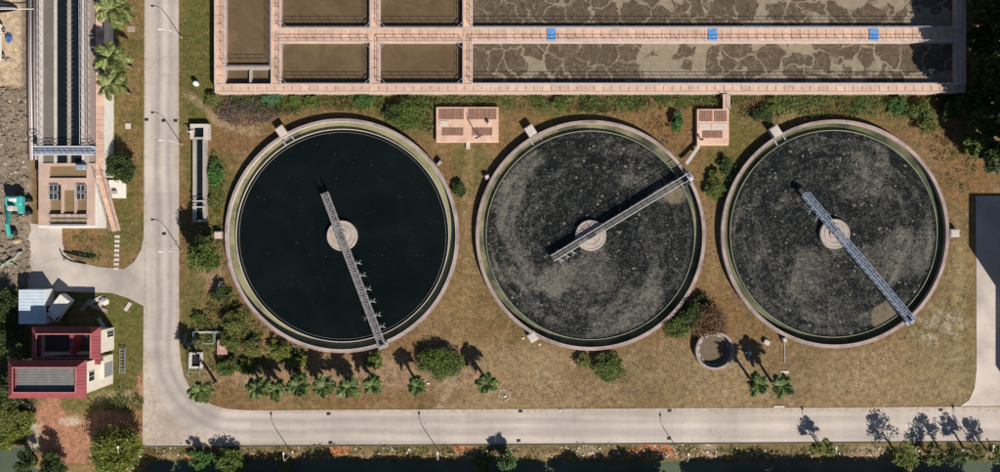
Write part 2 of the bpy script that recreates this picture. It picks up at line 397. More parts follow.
col = lerp(col, sstep(.4,.56,n1), BROWN)
col = lerp(col, sstep(.52,.7,n2)*.45, GREEN)
lawn = rect(440, 345, 976, 412, 14, 20); col = lerp(col, lawn*.85, DRY2); col = lerp(col, lawn*sstep(.46,.62,n1)*.6, (.21,.135,.072)); col = lerp(col, lawn*sstep(.52,.66,n2)*.5, (.35,.265,.17)); col = lerp(col, lawn*sstep(.55,.68,n3)*.4, (.17,.13,.06))
col = lerp(col, rect(905,230,976,408,14,20)*.5, (.235,.19,.095))
for a in [(178,-20,214,135),(112,300,146,385),(105,0,146,300)]:
    m_ = rect(*a, 8, 12); col = lerp(col, m_*(.75 if a[0] != 105 else .0+.0)*(.5+.5*sstep(.35,.6,n2)), GREEN)
m_ = rect(105,-20,146,275,5,8); col = lerp(col, m_*.9, (.215,.145,.062)); col = lerp(col, m_*sstep(.42,.56,n1)*.85, GREEN); bf = rect(214,90,968,112,5,10); col = lerp(col, bf*.6, (.15,.105,.05)); col = lerp(col, bf*sstep(.45,.6,n2)*.7, (.085,.095,.025)); hs = rect(60,285,146,408,6,10); col = lerp(col, hs*.75*(.4+.6*sstep(.38,.58,n2)), (.105,.12,.03))
for a in [(740,160,38,46),(212,190,22,40),(196,60,18,70),(195,160,10,50),(200,290,18,40),(195,345,16,40),(128,355,18,40),(470,165,18,26),(130,300,30,14),(90,400,40,10),(405,118,35,20),(560,108,30,14),(850,108,60,12)]:
    col = lerp(col, blob(*a)*.75, GREEN if a[0] not in (196,195) else (.1,.11,.028))
for a in [(650,135,48,34),(965,165,28,45),(690,250,18,90),(230,140,50,14),(700,110,20,12),(465,260,20,70),(215,300,14,30)]:
    col = lerp(col, blob(*a)*.75, (.215,.12,.055) if a[0] != 465 else (.24,.16,.075))
for a in [(300,372,110,12),(420,375,60,18),(212,275,14,16),(250,375,20,12)]: col = lerp(col, blob(*a)*.6, (.34,.225,.15))
col = lerp(col, blob(940,325,28,22)*sstep(.5,.6,n4)*.55, (.42,.38,.31))
col = lerp(col, rect(-400,88,31,300,3,4), RUB); col = lerp(col, rect(-400,88,31,300,3,4)*sstep(.5,.65,n1)*.5, (.31,.25,.19))
sand_m = rect(-400,-400,26,87,1.5,4); col = lerp(col, sand_m, SAND); col = lerp(col, sand_m*sstep(.55,.7,n3)*.3, (.38,.29,.21))
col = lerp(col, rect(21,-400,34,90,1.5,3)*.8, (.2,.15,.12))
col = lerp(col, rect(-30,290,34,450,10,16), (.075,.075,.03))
for a in [(50,425,14,34),(72,440,34,16),(78,454,28,10),(112,421,26,9),(140,395,4,22)]: col = lerp(col, blob(*a,.2,.35)*(.8+.2*n4), RED)
col = lerp(col, blob(135,425,9,24)*.7, (.33,.18,.09)); col = lerp(col, blob(70,421,11,4)*.75, (.58,.44,.36)); col = lerp(col, blob(34,435,8,14)*.8, PALE); col = lerp(col, blob(118,398,28,7)*.6, (.4,.31,.2))
bank = rect(140,444,1200,462,3,5); col = lerp(col, bank*.8, (.19,.15,.065)); col = lerp(col, bank*sstep(.45,.6,n2)*.6, GREEN); col = lerp(col, rect(140,452,1200,460,2,4)*.55, (.25,.17,.11))
for a in [(338,449,11,6),(463,449,10,7),(653,452,26,6),(655,446,14,5),(195,458,10,5)]: col = lerp(col, blob(*a,.25,.3), (.48,.18,.085))
for a in [(585,452,8,8),(708,449,9,9),(866,452,18,7),(470,455,14,5)]: col = lerp(col, blob(*a)*.7, (.42,.3,.23))
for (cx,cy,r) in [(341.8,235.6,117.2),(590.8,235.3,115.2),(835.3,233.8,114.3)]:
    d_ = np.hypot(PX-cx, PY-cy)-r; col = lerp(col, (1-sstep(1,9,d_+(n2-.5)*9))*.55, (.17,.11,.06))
def path(pts, wd, c, k):
    global col
    d = np.full(len(X), 1e9)
    for (a, b) in zip(pts[:-1], pts[1:]):
        ax, ay = a; bx, by = b; L2 = (bx-ax)**2+(by-ay)**2; u = np.clip(((PX-ax)*(bx-ax)+(PY-ay)*(by-ay))/L2, 0, 1)
        d = np.minimum(d, np.hypot(PX-ax-u*(bx-ax), PY-ay-u*(by-ay)))
    col = lerp(col, (1-sstep(wd*.5, wd*1.3, d+(n2-.5)*wd*2))*k, c)
path([(185,92),(200,104),(215,118),(232,128),(262,132)], 4, (.36,.26,.165), .7)
path([(450,345),(455,372),(447,392),(440,408)], 4, (.37,.28,.2), .6)
path([(470,130),(468,190),(470,280),(455,345)], 5, (.29,.2,.105), .45)
path([(705,165),(712,220),(712,280)], 5, (.27,.17,.09), .5)
path([(960,250),(962,330),(950,395)], 6, (.33,.26,.15), .35)
# heights
Z = -.03-.05*n2
rub = rect(-400,92,27,300,6,8); Z = Z+rub*(.05+.45*np.clip(n1-.4,0,1)*2+.25*(n4-.5))
nb = np.interp(PX, [-500, 22, 30, 45, 138, 150, 2000], [440, 441, 462, 466, 466, 455, 455])     # canal's north bank line
dd = (PY-(nb+(n2-.5)*5))/S
Z = np.where(dd > 0, np.maximum(-1.9, Z-dd*.75), Z)
sb = (PY-508)/S; Z = np.where((sb > 0), np.minimum(-.05, -1.9+sb*.9), Z)
col = lerp(col, sstep(.6,1.6,dd)*.7, (.1,.09,.05))
TANKS = [(341.8,235.6,117.2),(590.8,235.3,115.2),(835.3,233.8,114.3)]
for (cx,cy,r) in TANKS:
    Z = np.where(np.hypot(PX-cx, PY-cy) < r-4, -.9, Z)
Z = np.where(np.hypot(PX-715, PY-350.5) < 16, -.5, Z)
ny, nx = GX.shape; ii = np.arange(ny*nx).reshape(ny, nx)
F = np.stack([ii[:-1,:-1], ii[:-1,1:], ii[1:,1:], ii[1:,:-1]], -1).reshape(-1, 4)
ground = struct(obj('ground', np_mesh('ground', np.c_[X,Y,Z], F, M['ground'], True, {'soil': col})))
Zg = Z.reshape(ny, nx)
def gz(x, y):
    i = int(np.clip(np.searchsorted(gy, y), 0, ny-1)); j = int(np.clip(np.searchsorted(gx, x), 0, nx-1)); return float(Zg[i, j])
def G(px, py): p = P(px, py); return Vector((p.x, p.y, gz(p.x, p.y)))
mb = MB(); mb.add([(-400,-85,-1.05),(400,-85,-1.05),(400,-30,-1.05),(-400,-30,-1.05)], [(0,1,2,3)])
struct(mb.build('canal_water', M['w_canal']))

# ---------------------------------------------------------------- roads
def pix(poly): return [tuple(P(x, y))[:2] for x, y in poly]
def arc(cx, cy, r, a0, a1, n=10, ry=None):
    return [(cx+r*math.cos(R_(a0+(a1-a0)*i/n)), cy-(ry or r)*math.sin(R_(a0+(a1-a0)*i/n))) for i in range(n+1)]
road_poly = [(144.5,-60),(178.5,-60),(179,340)]+[(180.5,360),(184,376),(190,388),(199,397),(211,404),(226,408.5),(245,410)]+[(960,406.5),(960,441),(560,443),(142.5,446.5),(143.5,302)]
mb = MB(); mb.prism(pix(road_poly), -.25, .0); road = struct(mb.build('road', M['road_c']))
rng = random.Random(4)
def slab_poly(poly, m, z=.012):
    b = MB(); b.prism(pix(poly), -.2, z); return b.build('slab', m, road)
y = -50
while y < 340:
    y2 = min(y+27, 340); slab_poly([(145,y+.15),(178.3,y+.15),(178.3,y2),(145,y2)], M['road_y']); y = y2
x = 250
def yt(x): return 410-(x-245)*3.5/715
def yb(x): return 446.2-(x-142)*5.2/858
while x < 1180:
    x2 = x+27; slab_poly([(x+.15,yt(x)+.3),(x2,yt(x2)+.3),(x2,yb(x2)-.2),(x+.15,yb(x)-.2)], M['road_x']); x = x2
corner = [(145.2,340.2),(178.5,340.2),(180.5,360),(184,376),(190,388),(199,397),(211,404),(226,408.5),(250,410.3),(250,445.3),(143,446)]
slab_poly(corner, M['road_c'])
# east service road and west yard apron
mb = MB(); mb.prism(pix([(976,196),(1120,196),(1120,405.8),(960,406),(969,400),(974.5,388),(976.5,370)]), -.2, .006); struct(mb.build('service_road', M['apron']))
mb = MB(); mb.prism(pix([(29,223),(62,228),(62,243),(66,255),(78,262),(100,267),(124,269),(134,262),(141,250),(144.2,235),(143.6,306),(128,298),(112,293),(28,290)]), -.2, .008); struct(mb.build('yard_apron', M['apron']))
# kerb on the canal side of the road, dark concrete
M['kerb'] = mat('dark_kerb', (.17,.15,.11), (.10,.095,.06), 1.2)
kb = []
x = 142
mbk = None
kerb = struct(bpy.data.objects.new('kerb', None)); C.objects.link(kerb)
while x < 1150:
    x2 = x+24; b = MB(); b.prism(pix([(x+.1,yb(x)+.1),(x2,yb(x2)+.1),(x2,yb(x2)+1.3),(x+.1,yb(x)+1.1)]), -.2, .10); b.build('kerb_stone', M['kerb'], kerb); x = x2
kerb2 = kerb
# ---------------------------------------------------------------- round clarifier tanks
RIM, WEIR, WAT, CHAN = 1.0, .46, .36, .04
def clarifier(i, cx, cy, rpx, label, lm, boxes):
    c = P(cx, cy, RIM); c.z = 0; R = rpx/S*(1-RIM/HC)
    t = thing('clarifier_tank', label, 'tank', c, 0, 'round clarifier tanks in a row')
    b = MB(); b.lathe([(R-.1,-.35),(R-.1,RIM-.16),(R-.46,RIM-.16),(R-.46,-.35)], 160); b.build('wall', M['rim'], t)
    b = MB(); b.lathe([(R,RIM-.16),(R,RIM-.03),(R-.04,RIM),(R-.48,RIM),(R-.48,RIM-.16)], 160); b.build('coping', M['rim'], t)
    b = MB(); b.lathe([(R-.485,RIM-.3),(R-.485,RIM+.03),(R-.57,RIM+.03),(R-.57,RIM-.3)], 160); b.build('coping_edge', M['pink_conc'] if i else M['conc_pale'], t)
    Rw = R-1.78
    b = MB(); b.lathe([(R-.465,CHAN-.3),(R-.465,CHAN),(Rw+.13,CHAN),(Rw+.13,CHAN-.3)], 160); b.build('launder', lm, t)
    b = MB(); b.lathe([(Rw+.125,-.4),(Rw+.125,WEIR-.08),(Rw,WEIR-.08),(Rw,-.4)], 160); b.build('weir_wall', M['conc_dark'], t)
    b = MB(); b.lathe([(Rw+.12,WEIR-.079),(Rw+.12,WEIR+.05),(Rw+.005,WEIR+.05),(Rw+.005,WEIR-.079)], 160); b.build('weir_plate', [M['conc_pale'],M['weir_green'],M['weir_green']][i], t)
    if i == 0:
        b = MB(); rb = Rw-.42; b.lathe([(rb+.02,WAT-.2),(rb+.02,WAT+.12),(rb-.02,WAT+.12),(rb-.02,WAT-.2)], 160); b.build('scum_baffle', M['conc_dark'], t)
    # pier in the middle
    pz = .95
    pr = [2.52, 2.55, 2.48][i]
    b = MB(); b.lathe([(0,-.3),(pr,-.3),(pr,pz-.06),(pr-.06,pz),(pr-.28,pz),(pr-.32,pz-.05),(1.75,pz-.05),(1.72,pz),(1.55,pz),(1.5,pz-.06),(.95,pz-.06),(.9,pz+.14),(0,pz+.14)], 72, closed=False)
    pier = b.build('centre_pier', M['pier'], t)
    for (bx, by, bw, bl, ang, bh, m) in boxes:     # outlet boxes on the rim
        p = P(bx, by, bh)-c; Mx = Matrix.Translation((p.x,p.y,0)) @ Matrix.Rotation(R_(ang), 4, 'Z')
        b = MB(); b.bbox(-bw/2,-bl/2,-.1,bw/2,bl/2,bh,.04,Mx); bo = b.build('outlet_box', m, t)
        b = MB(); b.bbox(-bw/2+.15,-bl/2+.15,bh+.002,bw/2-.15,bl/2-.15,bh+.06,.02,Mx); b.build('lid', M['conc_pale'], bo)
        if bl > 1.6:
            b = MB(); b.box(-bw*.28,-bl/2-.5,.3,bw*.28,-bl/2-.36,.75,Mx)
            for q in (-.55,.55): b.box(q*bw-.12,-bl/2-1.35,.05,q*bw+.12,-bl/2-.45,.5,Mx)
            b.build('gate_frame', M['steel_blue'], bo)
    # water surface
    Rd = Rw-.004; st = .16
    g = np.arange(-Rd, Rd+st, st); gx_, gy_ = np.meshgrid(g, g); vx, vy = gx_.ravel(), gy_.ravel()
    keepv = np.hypot(vx, vy) <= Rd-.02
    n = len(g); idx = np.arange(n*n).reshape(n, n); fq = np.stack([idx[:-1,:-1],idx[:-1,1:],idx[1:,1:],idx[1:,:-1]],-1).reshape(-1,4)
    if i == 0:
        b = MB(); b.disk(Rd, WAT, 160, c); wo = b.build('water', M['w_black'])
    else:
        rr = np.hypot(vx, vy); vx2 = np.where(rr > Rd, vx*Rd/np.maximum(rr,1e-6), vx); vy2 = np.where(rr > Rd, vy*Rd/np.maximum(rr,1e-6), vy)
        fin = rr[fq].min(1) < Rd; fq = fq[fin]
        th = np.arctan2(vy2, vx2); sw = .07*rr*(1 if i == 1 else -1)+i
        ux, uy = rr*np.cos(th+sw), rr*np.sin(th+sw)
        wx = fbm(vx2, vy2, .22, 3, 20+i)*5; wy = fbm(vx2, vy2, .22, 3, 24+i)*5
        a = fbm(ux*.8+wx, uy*.8+wy, .19, 5, 10+i); arcn = fbm(th*5+rr*.12, rr*3.4, .5, 4, 12+i)
        s_ = sstep(.42,.66,a)*.85+sstep(.42,.7,arcn)*.45*sstep(.3,.75,rr/Rd)
        if i == 1:
            s_ *= 1-.75*np.exp(-(((vx2-1.5)/4)**2+((vy2-9)/6)**2)); s_ *= 1-.6*np.exp(-(((vx2-9)/6)**2+((vy2+1)/5)**2)); s_ += .28*np.exp(-(((vx2+6)/5)**2+((vy2+8)/4)**2)); s_ += .2*np.exp(-(((vx2+10)/4)**2+((vy2-4)/5)**2))
        else:
            s_ *= .9-.55*np.exp(-(((vx2-2)/6)**2+((vy2+9)/5)**2)); s_ *= 1-.5*np.exp(-(((vx2+10)/5)**2+((vy2-8)/5)**2)); s_ += .2*np.exp(-(((vx2+8)/5)**2+((vy2+6)/6)**2)); s_ += .2*np.exp(-(((vx2-9)/4)**2+((vy2-5)/5)**2))
        s_ *= 1-.9*sstep(.955,1.0,rr/Rd)
        tc = [(None),(676-590.8,194-235.3,1.9),(885-835.3,316-233.8,2.6)][i]
        tx, ty = tc[0]/S, -tc[1]/S; d = np.hypot(vx2-tx, vy2-ty)/tc[2]+(fbm(vx2,vy2,.8,3,30)-.5)*.7
        tanm = (1-sstep(.75,1.0,d))
        me = np_mesh('water', np.c_[vx2+c.x, vy2+c.y, np.full(len(vx2), WAT)], fq, M['scum'], True, {'scum': s_, 'tan': tanm})
        wo = obj('water', me)
    struct(wo)
    # floating crumbs of scum
    rs = np.random.RandomState(50+i); vs = []; fs = []
    for k in range([110, 800, 800][i]):
        r = (Rd-.3)*math.sqrt(rs.rand()); a = rs.rand()*6.283; q = (.03 if i == 0 else .05)+(.05 if i == 0 else .22)*rs.rand()**5
        x0, y0 = c.x+r*math.cos(a), c.y+r*math.sin(a); m_ = 5; n0 = len(vs); ph = rs.rand()*6
        ring = [(x0+q*(.6+.6*rs.rand())*math.cos(ph+6.283*j/m_), y0+q*(.6+.6*rs.rand())*math.sin(ph+6.283*j/m_)) for j in range(m_)]
        vs += [(u, v, WAT+.004) for u, v in ring]+[(u*.5+x0*.5, v*.5+y0*.5, WAT+.03) for u, v in ring]
        fs += [tuple(range(n0+m_, n0+2*m_))]+[(n0+j, n0+(j+1)%m_, n0+m_+(j+1)%m_, n0+m_+j) for j in range(m_)]
    stuff(obj('floating_scum', np_mesh('floating_scum', vs, fs, M['scum_bit'])))
    return t
M['weir_green'] = mat('mossy_weir', (.3,.31,.24), (.2,.21,.15), 1)
M['scum_bit'] = mat('scum_crumbs', (.24,.215,.17), (.11,.1,.08), 2, rnd=0)
clarifier(0, *TANKS[0], 'round concrete tank of clear black water, nearest the left road', M['launder_a'],
          [(281,131,1.5,1.7,35,1.15,M['pink_conc']),(217.5,235,1.2,1.2,90,.9,M['pink_conc']),(439,163,.5,1.0,-40,.8,M['conc_dark'])])
clarifier(1, *TANKS[1], 'middle round concrete tank filled with swirling grey scum', M['launder_b'],
          [(530.5,130.5,1.5,1.7,33,1.15,M['conc_pale']),(533,337,1.5,1.5,32,.95,M['conc_pale']),(487,177,.8,.8,20,.7,M['conc_dark'])])
clarifier(2, *TANKS[2], 'rightmost round concrete tank with speckled dark scum and green channel', M['launder_c'],
          [(776,131,1.5,1.7,33,1.15,M['conc_pale']),(955,233,1.3,1.5,90,.9,M['conc_pale']),(785,340,.8,.9,20,.6,M['conc_dark'])])

M['deck_grey'] = mat('grey_deck_grating', (.17,.165,.165), (.11,.105,.105), 2)
def bridge(a, b, width, m_rail, m_deck, label, kind):
    z = 1.95; A = P(a[0],a[1],z); B = P(b[0],b[1],z); d = (B-A); L = d.length; ang = math.atan2(d.y, d.x)
    t = thing('rotating_bridge', label, 'bridge', (A.x,A.y,0), ang, 'rotating bridges over the round tanks'); W = width/2; zd = z-.55
    b_ = MB()                                     # deck: longitudinal beams and open grating bars
    for yy in (-W*.92, W*.92): b_.beam((0,yy,zd-.1),(L,yy,zd-.1),.09,.2)
    n = int(L/.42)
    for k in range(n+1):
        x = k*L/n; b_.beam((x,-W,zd+.01),(x,W,zd+.01),.11 if kind != 1 else .05,.04)
    if kind != 1:
        for yy in (-W*.4, 0, W*.4): b_.beam((0,yy,zd-.06),(L,yy,zd-.06),.05,.05)
    if kind == 1: 
        for yy in (-W*.6,-W*.3,0,W*.3,W*.6): b_.beam((0,yy,zd-.03),(L,yy,zd-.03),.1,.04)
    b_.build('deck', m_deck, t)
    for s in (-1, 1):
        b_ = MB(); yy = s*W
        for zz, ww in ((zd+.05,.1 if kind != 1 else .05),(zd+.55,.055 if kind != 1 else .03),(zd+1.0,.085 if kind != 1 else .06)): b_.beam((0,yy,zz),(L,yy,zz),ww,.06)
        m = int(L/1.1)
        for k in range(m+1): b_.beam((k*L/m,yy,zd-.15),(k*L/m,yy,zd+1.0),.06,.06)
        if kind != 1:
            for k in range(m): b_.beam((k*L/m,yy*.99,zd),((k+1)*L/m,yy*.99,zd+.95),.05,.05)
        b_.build('side_truss', m_rail, t)
    if kind == 0:
        b_ = MB(); m = int(L/1.1)
        for k in range(m): b_.beam((k*L/m,-W,zd+.02),((k+1)*L/m,W,zd+.02),.05,.05); b_.beam((k*L/m,W,zd+.03),((k+1)*L/m,-W,zd+.03),.05,.05)
        b_.build('deck_bracing', m_rail, t)
    # end carriage that rolls on the rim
    b_ = MB(); b_.bbox(L-.45,-W-.35,RIM+.3,L+.35,W+.35,zd+.06,.05); car = b_.build('end_carriage', m_rail, t)
    b_ = MB(); b_.bbox(L-.3,-.35,zd+.06,L+.3,.3,zd+.62,.06); b_.build('drive_motor', M['steel'], car)
    for s in (-1, 1):
        b_ = MB(); b_.tube([(L-.1,s*(W+.18)-.1,RIM+.2),(L-.1,s*(W+.18)+.1,RIM+.2)], .2, 12); b_.build('wheel', M['black'], car)
    xc = L*([.295, .295, .295][0]) if False else None
    return t, L, W, zd, ang
# pivot posts under each bridge rest on the pier
t, L, W, zd, ang = bridge((324.5,193),(382.5,346.5),1.05,M['steel_pink'],M['steel_pink'],'dusty lattice bridge crossing the clear black water tank',0)
def hang(t, x, s, W, zd, m):
    b = MB(); y0 = s*W
    b.beam((x,y0,zd),(x+.1,y0+s*.55,zd-.1),.07); b.beam((x+.1,y0+s*.5,zd-.1),(x-.28,y0+s*.95,zd-.3),.06); b.beam((x+.1,y0+s*.5,zd-.1),(x+.4,y0+s*.9,zd-.25),.06)
    b.beam((x,y0,zd+.05),(x-.35,y0+s*.4,zd-.05),.05); b.beam((x+.05,y0+s*.5,zd-.1),(x+.05,y0+s*.5,WAT-.2),.05)
    b.build('scraper_arm', m, t)
for x in (.47,.55,.64,.72,.81,.885): hang(t, x*L, 1, W, zd, M['rail_pale'])
hang(t, .80*L, -1, W, zd, M['steel_pink'])
def pivot(t, frac, L, zd):
    b = MB(); b.tube([(frac*L,0,.9),(frac*L,0,zd-.15)], .42, 16); b.bbox(frac*L-.6,-.5,zd-.12,frac*L+.6,.5,zd+.0,.04); b.build('pivot_post', M['dark'], t)
pivot(t, .285, L, zd)
t, L, W, zd, ang = bridge((552.5,258.5),(690.5,175.5),1.0,M['rail_pale'],M['deck_grey'],'thin pale railed bridge over the middle scum tank',1)
pivot(t, .285, L, zd)
for x in (.04,.085,.13): hang(t, x*L, -1, W, zd, M['rail_pale'])
b = MB(); b.bbox(L-1.4,-1.1,.4,L-.5,-.4,1.9,.05); b.bbox(L-2.2,.5,WEIR+.1,L-1.5,1.0,1.2,.04); b.build('scum_box', M['dark'], t)
t, L, W, zd, ang = bridge((805.5,194),(912.5,321.5),1.05,M['steel_blue'],M['steel_blue'],'blue-grey steel bridge over the rightmost scum tank',2)
pivot(t, .275, L, zd)
b = MB(); b.bbox(-1.2,-.35,zd-.5,-.1,.35,zd+.1,.05); b.beam((-1.2,-.3,zd-.2),(-1.9,-.5,WAT),.12); b.beam((-1.2,.3,zd-.2),(-1.7,.6,WAT),.1); b.build('skimmer_arm', M['dark'], t)
for x in (.1,.16): hang(t, x*L, -1, W, zd, M['steel_blue'])

# small ring chamber on the lawn
c = P(715,350.5,.9); c.z = 0; rr = 19.2/S
t = thing('ring_chamber', 'small open round concrete chamber on the lawn beside reddish bush', 'chamber', c)
b = MB(); b.lathe([(rr,-.3),(rr,.87),(rr-.03,.9),(rr-.36,.9),(rr-.39,.87),(rr-.39,-.3)], 64); b.build('wall', M['rim'], t)
b = MB(); b.lathe([(rr-.39,-.2),(rr-.39,.12),(rr-.85,.12),(rr-.85,-.2)], 64); b.build('ledge', M['conc_dark'], t)
for k in range(14):
    a = 2*math.pi*k/14+.1
    if k in (1,2,3): continue
    b = MB(); b.box(-.28,-.09,.121,.28,.09,.2,Matrix.Rotation(a,4,'Z') @ Matrix.Translation((0,-(rr-.75),0))); b.build('ledge_block', M['conc_pale'], t)
b = MB(); b.disk(rr-.84, -.02, 48); b.build('silt_floor', M['silt'], t)

# ---------------------------------------------------------------- aeration basin along the top
ZB = 2.0
def Q(px, py): return P(px, py, ZB)
aer = thing('aeration_basin', 'long pink-walled aeration basin of brown water cells along the top', 'basin', (Q(590,94).x, Q(590,94).y, 0))
ao = aer.location.copy()
def bw(a, b, m, name='wall', z0=-.2, z1=ZB):
    p, q = Q(*a)-ao, Q(*b)-ao; k = MB(); k.box(p.x,p.y,z0,q.x,q.y,z1); return k.build(name, m, aer)
walk = [((214.5,84),(965.5,92.6),'h'),((281,28),(955.5,42.5),'h'),((214.5,-28),(225.5,84),'v'),((271,-28),(281,84),'v'),
        ((370,-28),(380,28),'v'),((370,42.5),(380,84),'v'),((462.5,-28),(472.5,28),'v'),((462.5,42.5),(472.5,84),'v'),((955.5,-28),(965.5,84),'v')]
pl = MB(); SLW = {}
for (a, b, d) in walk:
    wall = bw(a, b, M['pink_conc'])
    p, q = Q(*a)-ao, Q(*b)-ao; x0, x1 = min(p.x,q.x), max(p.x,q.x); y0, y1 = min(p.y,q.y), max(p.y,q.y)
    e = .2; L = (x1-x0) if d == 'h' else (y1-y0); wd = ((y1-y0) if d == 'h' else (x1-x0))-2*e
    n = max(1, round(L/1.42)); sl_ = L/n
    key = (round(sl_,2), round(wd,2), d)
    if key not in SLW:
        k = MB(); hx, hy = (sl_/2-.03, wd/2) if d == 'h' else (wd/2, sl_/2-.03); k.bbox(-hx,-hy,0,hx,hy,.055,.012); SLW[key] = k.mesh('slab', M['pink'])
    for i in range(n):
        cx_ = x0+(i+.5)*sl_ if d == 'h' else (x0+x1)/2; cy_ = y0+(i+.5)*sl_ if d == 'v' else (y0+y1)/2
        obj('slab', SLW[key], aer, (cx_,cy_,ZB+.001))
        jx, jy = (x0+i*sl_, cy_) if d == 'h' else (cx_, y0+i*sl_)
        pl.box(jx-.09,jy-.1,ZB+.02,jx+.09,jy+.1,ZB+.075)
    ed = MB()
    if d == 'h':
        ed.box(x0,y0,ZB+.001,x1,y0+e-.02,ZB+.12); ed.box(x0,y1-e+.02,ZB+.001,x1,y1,ZB+.12)
    else:
        ed.box(x0,y0,ZB+.001,x0+e-.02,y1,ZB+.12); ed.box(x1-e+.02,y0,ZB+.001,x1,y1,ZB+.12)
    ed.build('edge_curb', M['conc_pale'], aer)
stuff(pl.build('joint_dots', M['grate'], aer))  # small raised rust-brown dots, one at each slab joint
bw((214.5,-38),(965.5,-28), M['pink_conc'])
# small weir walls in the left cell
bw((225.5,66.5),(271,69), M['conc'], z1=ZB-.1); bw((249,69),(251,84), M['conc'], z1=ZB-.14)
def railing(cell, parent, off, z, m, step=1.45, h=1.0, r=.028):
    (x0,y0,x1,y1) = cell; k = MB(); pts = [(x0,y0),(x1,y0),(x1,y1),(x0,y1),(x0,y0)]
    for (a, b) in zip(pts[:-1], pts[1:]):
        for zz in (.5,h): k.beam((*a,z+zz),(*b,z+zz),r*2)
        L = math.hypot(b[0]-a[0], b[1]-a[1]); n = max(1, int(L/step))
        for i in range(n): u = i/n; k.beam((a[0]+(b[0]-a[0])*u,a[1]+(b[1]-a[1])*u,z),(a[0]+(b[0]-a[0])*u,a[1]+(b[1]-a[1])*u,z+h),r*2)
    return k.build('railing', m, parent)
cells = [((225.5,-28),(271,66.5)),((281,-28),(370,28)),((281,42.5),(370,84)),((380,-28),(462.5,28)),((380,42.5),(462.5,84)),((472.5,-28),(955.5,28)),((472.5,42.5),(955.5,84)),((225.5,69),(249,84)),((251,69),(271,84))]
for ci, (a, b) in enumerate(cells):
    zw = ZB-.85
    p, q = Q(*a), Q(*b); x0, x1 = min(p.x,q.x)+.003, max(p.x,q.x)-.003; y0, y1 = min(p.y,q.y)+.003, max(p.y,q.y)-.003
    if ci in (5, 6):
        st = .8; xs = np.linspace(x0,x1,int((x1-x0)/st)); ys = np.linspace(y0,y1,max(4,int((y1-y0)/st))); gx_, gy_ = np.meshgrid(xs, ys)
        idx = np.arange(gx_.size).reshape(gx_.shape); fq = np.stack([idx[:-1,:-1],idx[:-1,1:],idx[1:,1:],idx[1:,:-1]],-1).reshape(-1,4)
        u = (gx_.ravel()-x0)/(x1-x0); ff = fbm(gx_.ravel(), gy_.ravel(), .16, 3, 60+ci)
        foam = np.clip((ff-.5)*5, 0, 1)*(.3+.9*u)+.05*u+.15*np.clip((ff-.42)*4,0,1)*sstep(.45,.7,u)
        foam += .5*np.exp(-((u*486+472-535)/12)**2-((236-gy_.ravel()*6.1-70)/14)**2)*(ci==6) + .35*np.exp(-((u*486+472-560)/10)**2)*(ci==6)*sstep(65,84,236-gy_.ravel()*6.1)
        me = np_mesh('water', np.c_[gx_.ravel(), gy_.ravel(), np.full(gx_.size, zw)], fq, M['foam'], True, {'foam': foam}); wo = obj('basin_water', me)
    else:
        k = MB(); k.add([(x0,y0,zw),(x1,y0,zw),(x1,y1,zw),(x0,y1,zw)], [(0,1,2,3)]); wo = k.build('basin_water', M['w_brown'])
    struct(wo)
    if ci < 7:
        g_ = .1
        railing((x0-g_-ao.x,y0-g_-ao.y,x1+g_-ao.x,y1+g_-ao.y), aer, 0, ZB+.12, M['rail'] if ci < 5 else M['rail_pale'], r=.022)
    if ci in (1,2,3,4):       # corner ladders/brackets
        k = MB()
        for (sx, sy, ux, uy) in ((x0,y0,1,1),(x1,y0,-1,1),(x1,y1,-1,-1),(x0,y1,1,-1)):
            k = MB(); k.beam((sx-ao.x+ux*.05,sy-ao.y+uy*.95,ZB+.0),(sx-ao.x+ux*.95,sy-ao.y+uy*.05,ZB+.0),.08); k.build('corner_brace', M['steel_blue'], aer)
for (x, nm) in ((551.5,'blue sheet lying on the basin walkway, left of the three'),(712.5,'blue sheet lying on the basin walkway, middle of the three'),(873.5,'blue sheet lying on the basin walkway, right of the three')):
    p, q = Q(x-4.5,29.2), Q(x+4.5,41.2); k = MB(); rs = random.Random(int(x))
    nx_, ny_ = 6, 7; vs = []
    for j in range(ny_):
        for i in range(nx_):
            vs.append((p.x+(q.x-p.x)*i/(nx_-1)+rs.uniform(-.05,.05), p.y+(q.y-p.y)*j/(ny_-1)+rs.uniform(-.05,.05), ZB+.15+rs.uniform(0,.05)))
    k.add(vs, [(j*nx_+i,(j+1)*nx_+i,(j+1)*nx_+i+1,j*nx_+i+1) for j in range(ny_-1) for i in range(nx_-1)])
    o = k.build('blue_sheet', M['blue_mat']); tag(o, nm, 'sheet', 'blue sheets on the basin walkway'); sm = o.modifiers.new('thick', 'SOLIDIFY'); sm.thickness = .03

# pump pads between the basin and the tanks
def pad(x0, y0, x1, y1, h, label, panels, lights):
    c = P((x0+x1)/2,(y0+y1)/2,h); c.z = 0
    t = thing('pump_chamber', label, 'chamber', c)
    p, q = P(x0,y0,h)-c, P(x1,y1,h)-c; b = MB(); b.bbox(p.x,q.y,-.1,q.x,p.y,h,.05); b.build('body', M['pink'], t)
    def pan(r, m, nm, hh, split=None):
        p, q = P(r[0],r[1],h)-c, P(r[2],r[3],h)-c; n = max(1,round((q.x-p.x)/.42)); fr = None
        for i in range(n):
            k = MB(); a = p.x+(q.x-p.x)*i/n; e = p.x+(q.x-p.x)*(i+1)/n; k.bbox(a+.02,q.y,h+.002,e-.02,p.y,h+hh,.01); k.build(nm, m, t)
    for r in panels: pan(r, M['grate'], 'cover_plate', .07)
    for r in lights:
        p, q = P(r[0],r[1],h)-c, P(r[2],r[3],h)-c; k = MB(); k.bbox(p.x,q.y,h+.002,q.x,p.y,h+.05,.01); k.build('concrete_patch', M['conc_pale'], t)
    return t, c
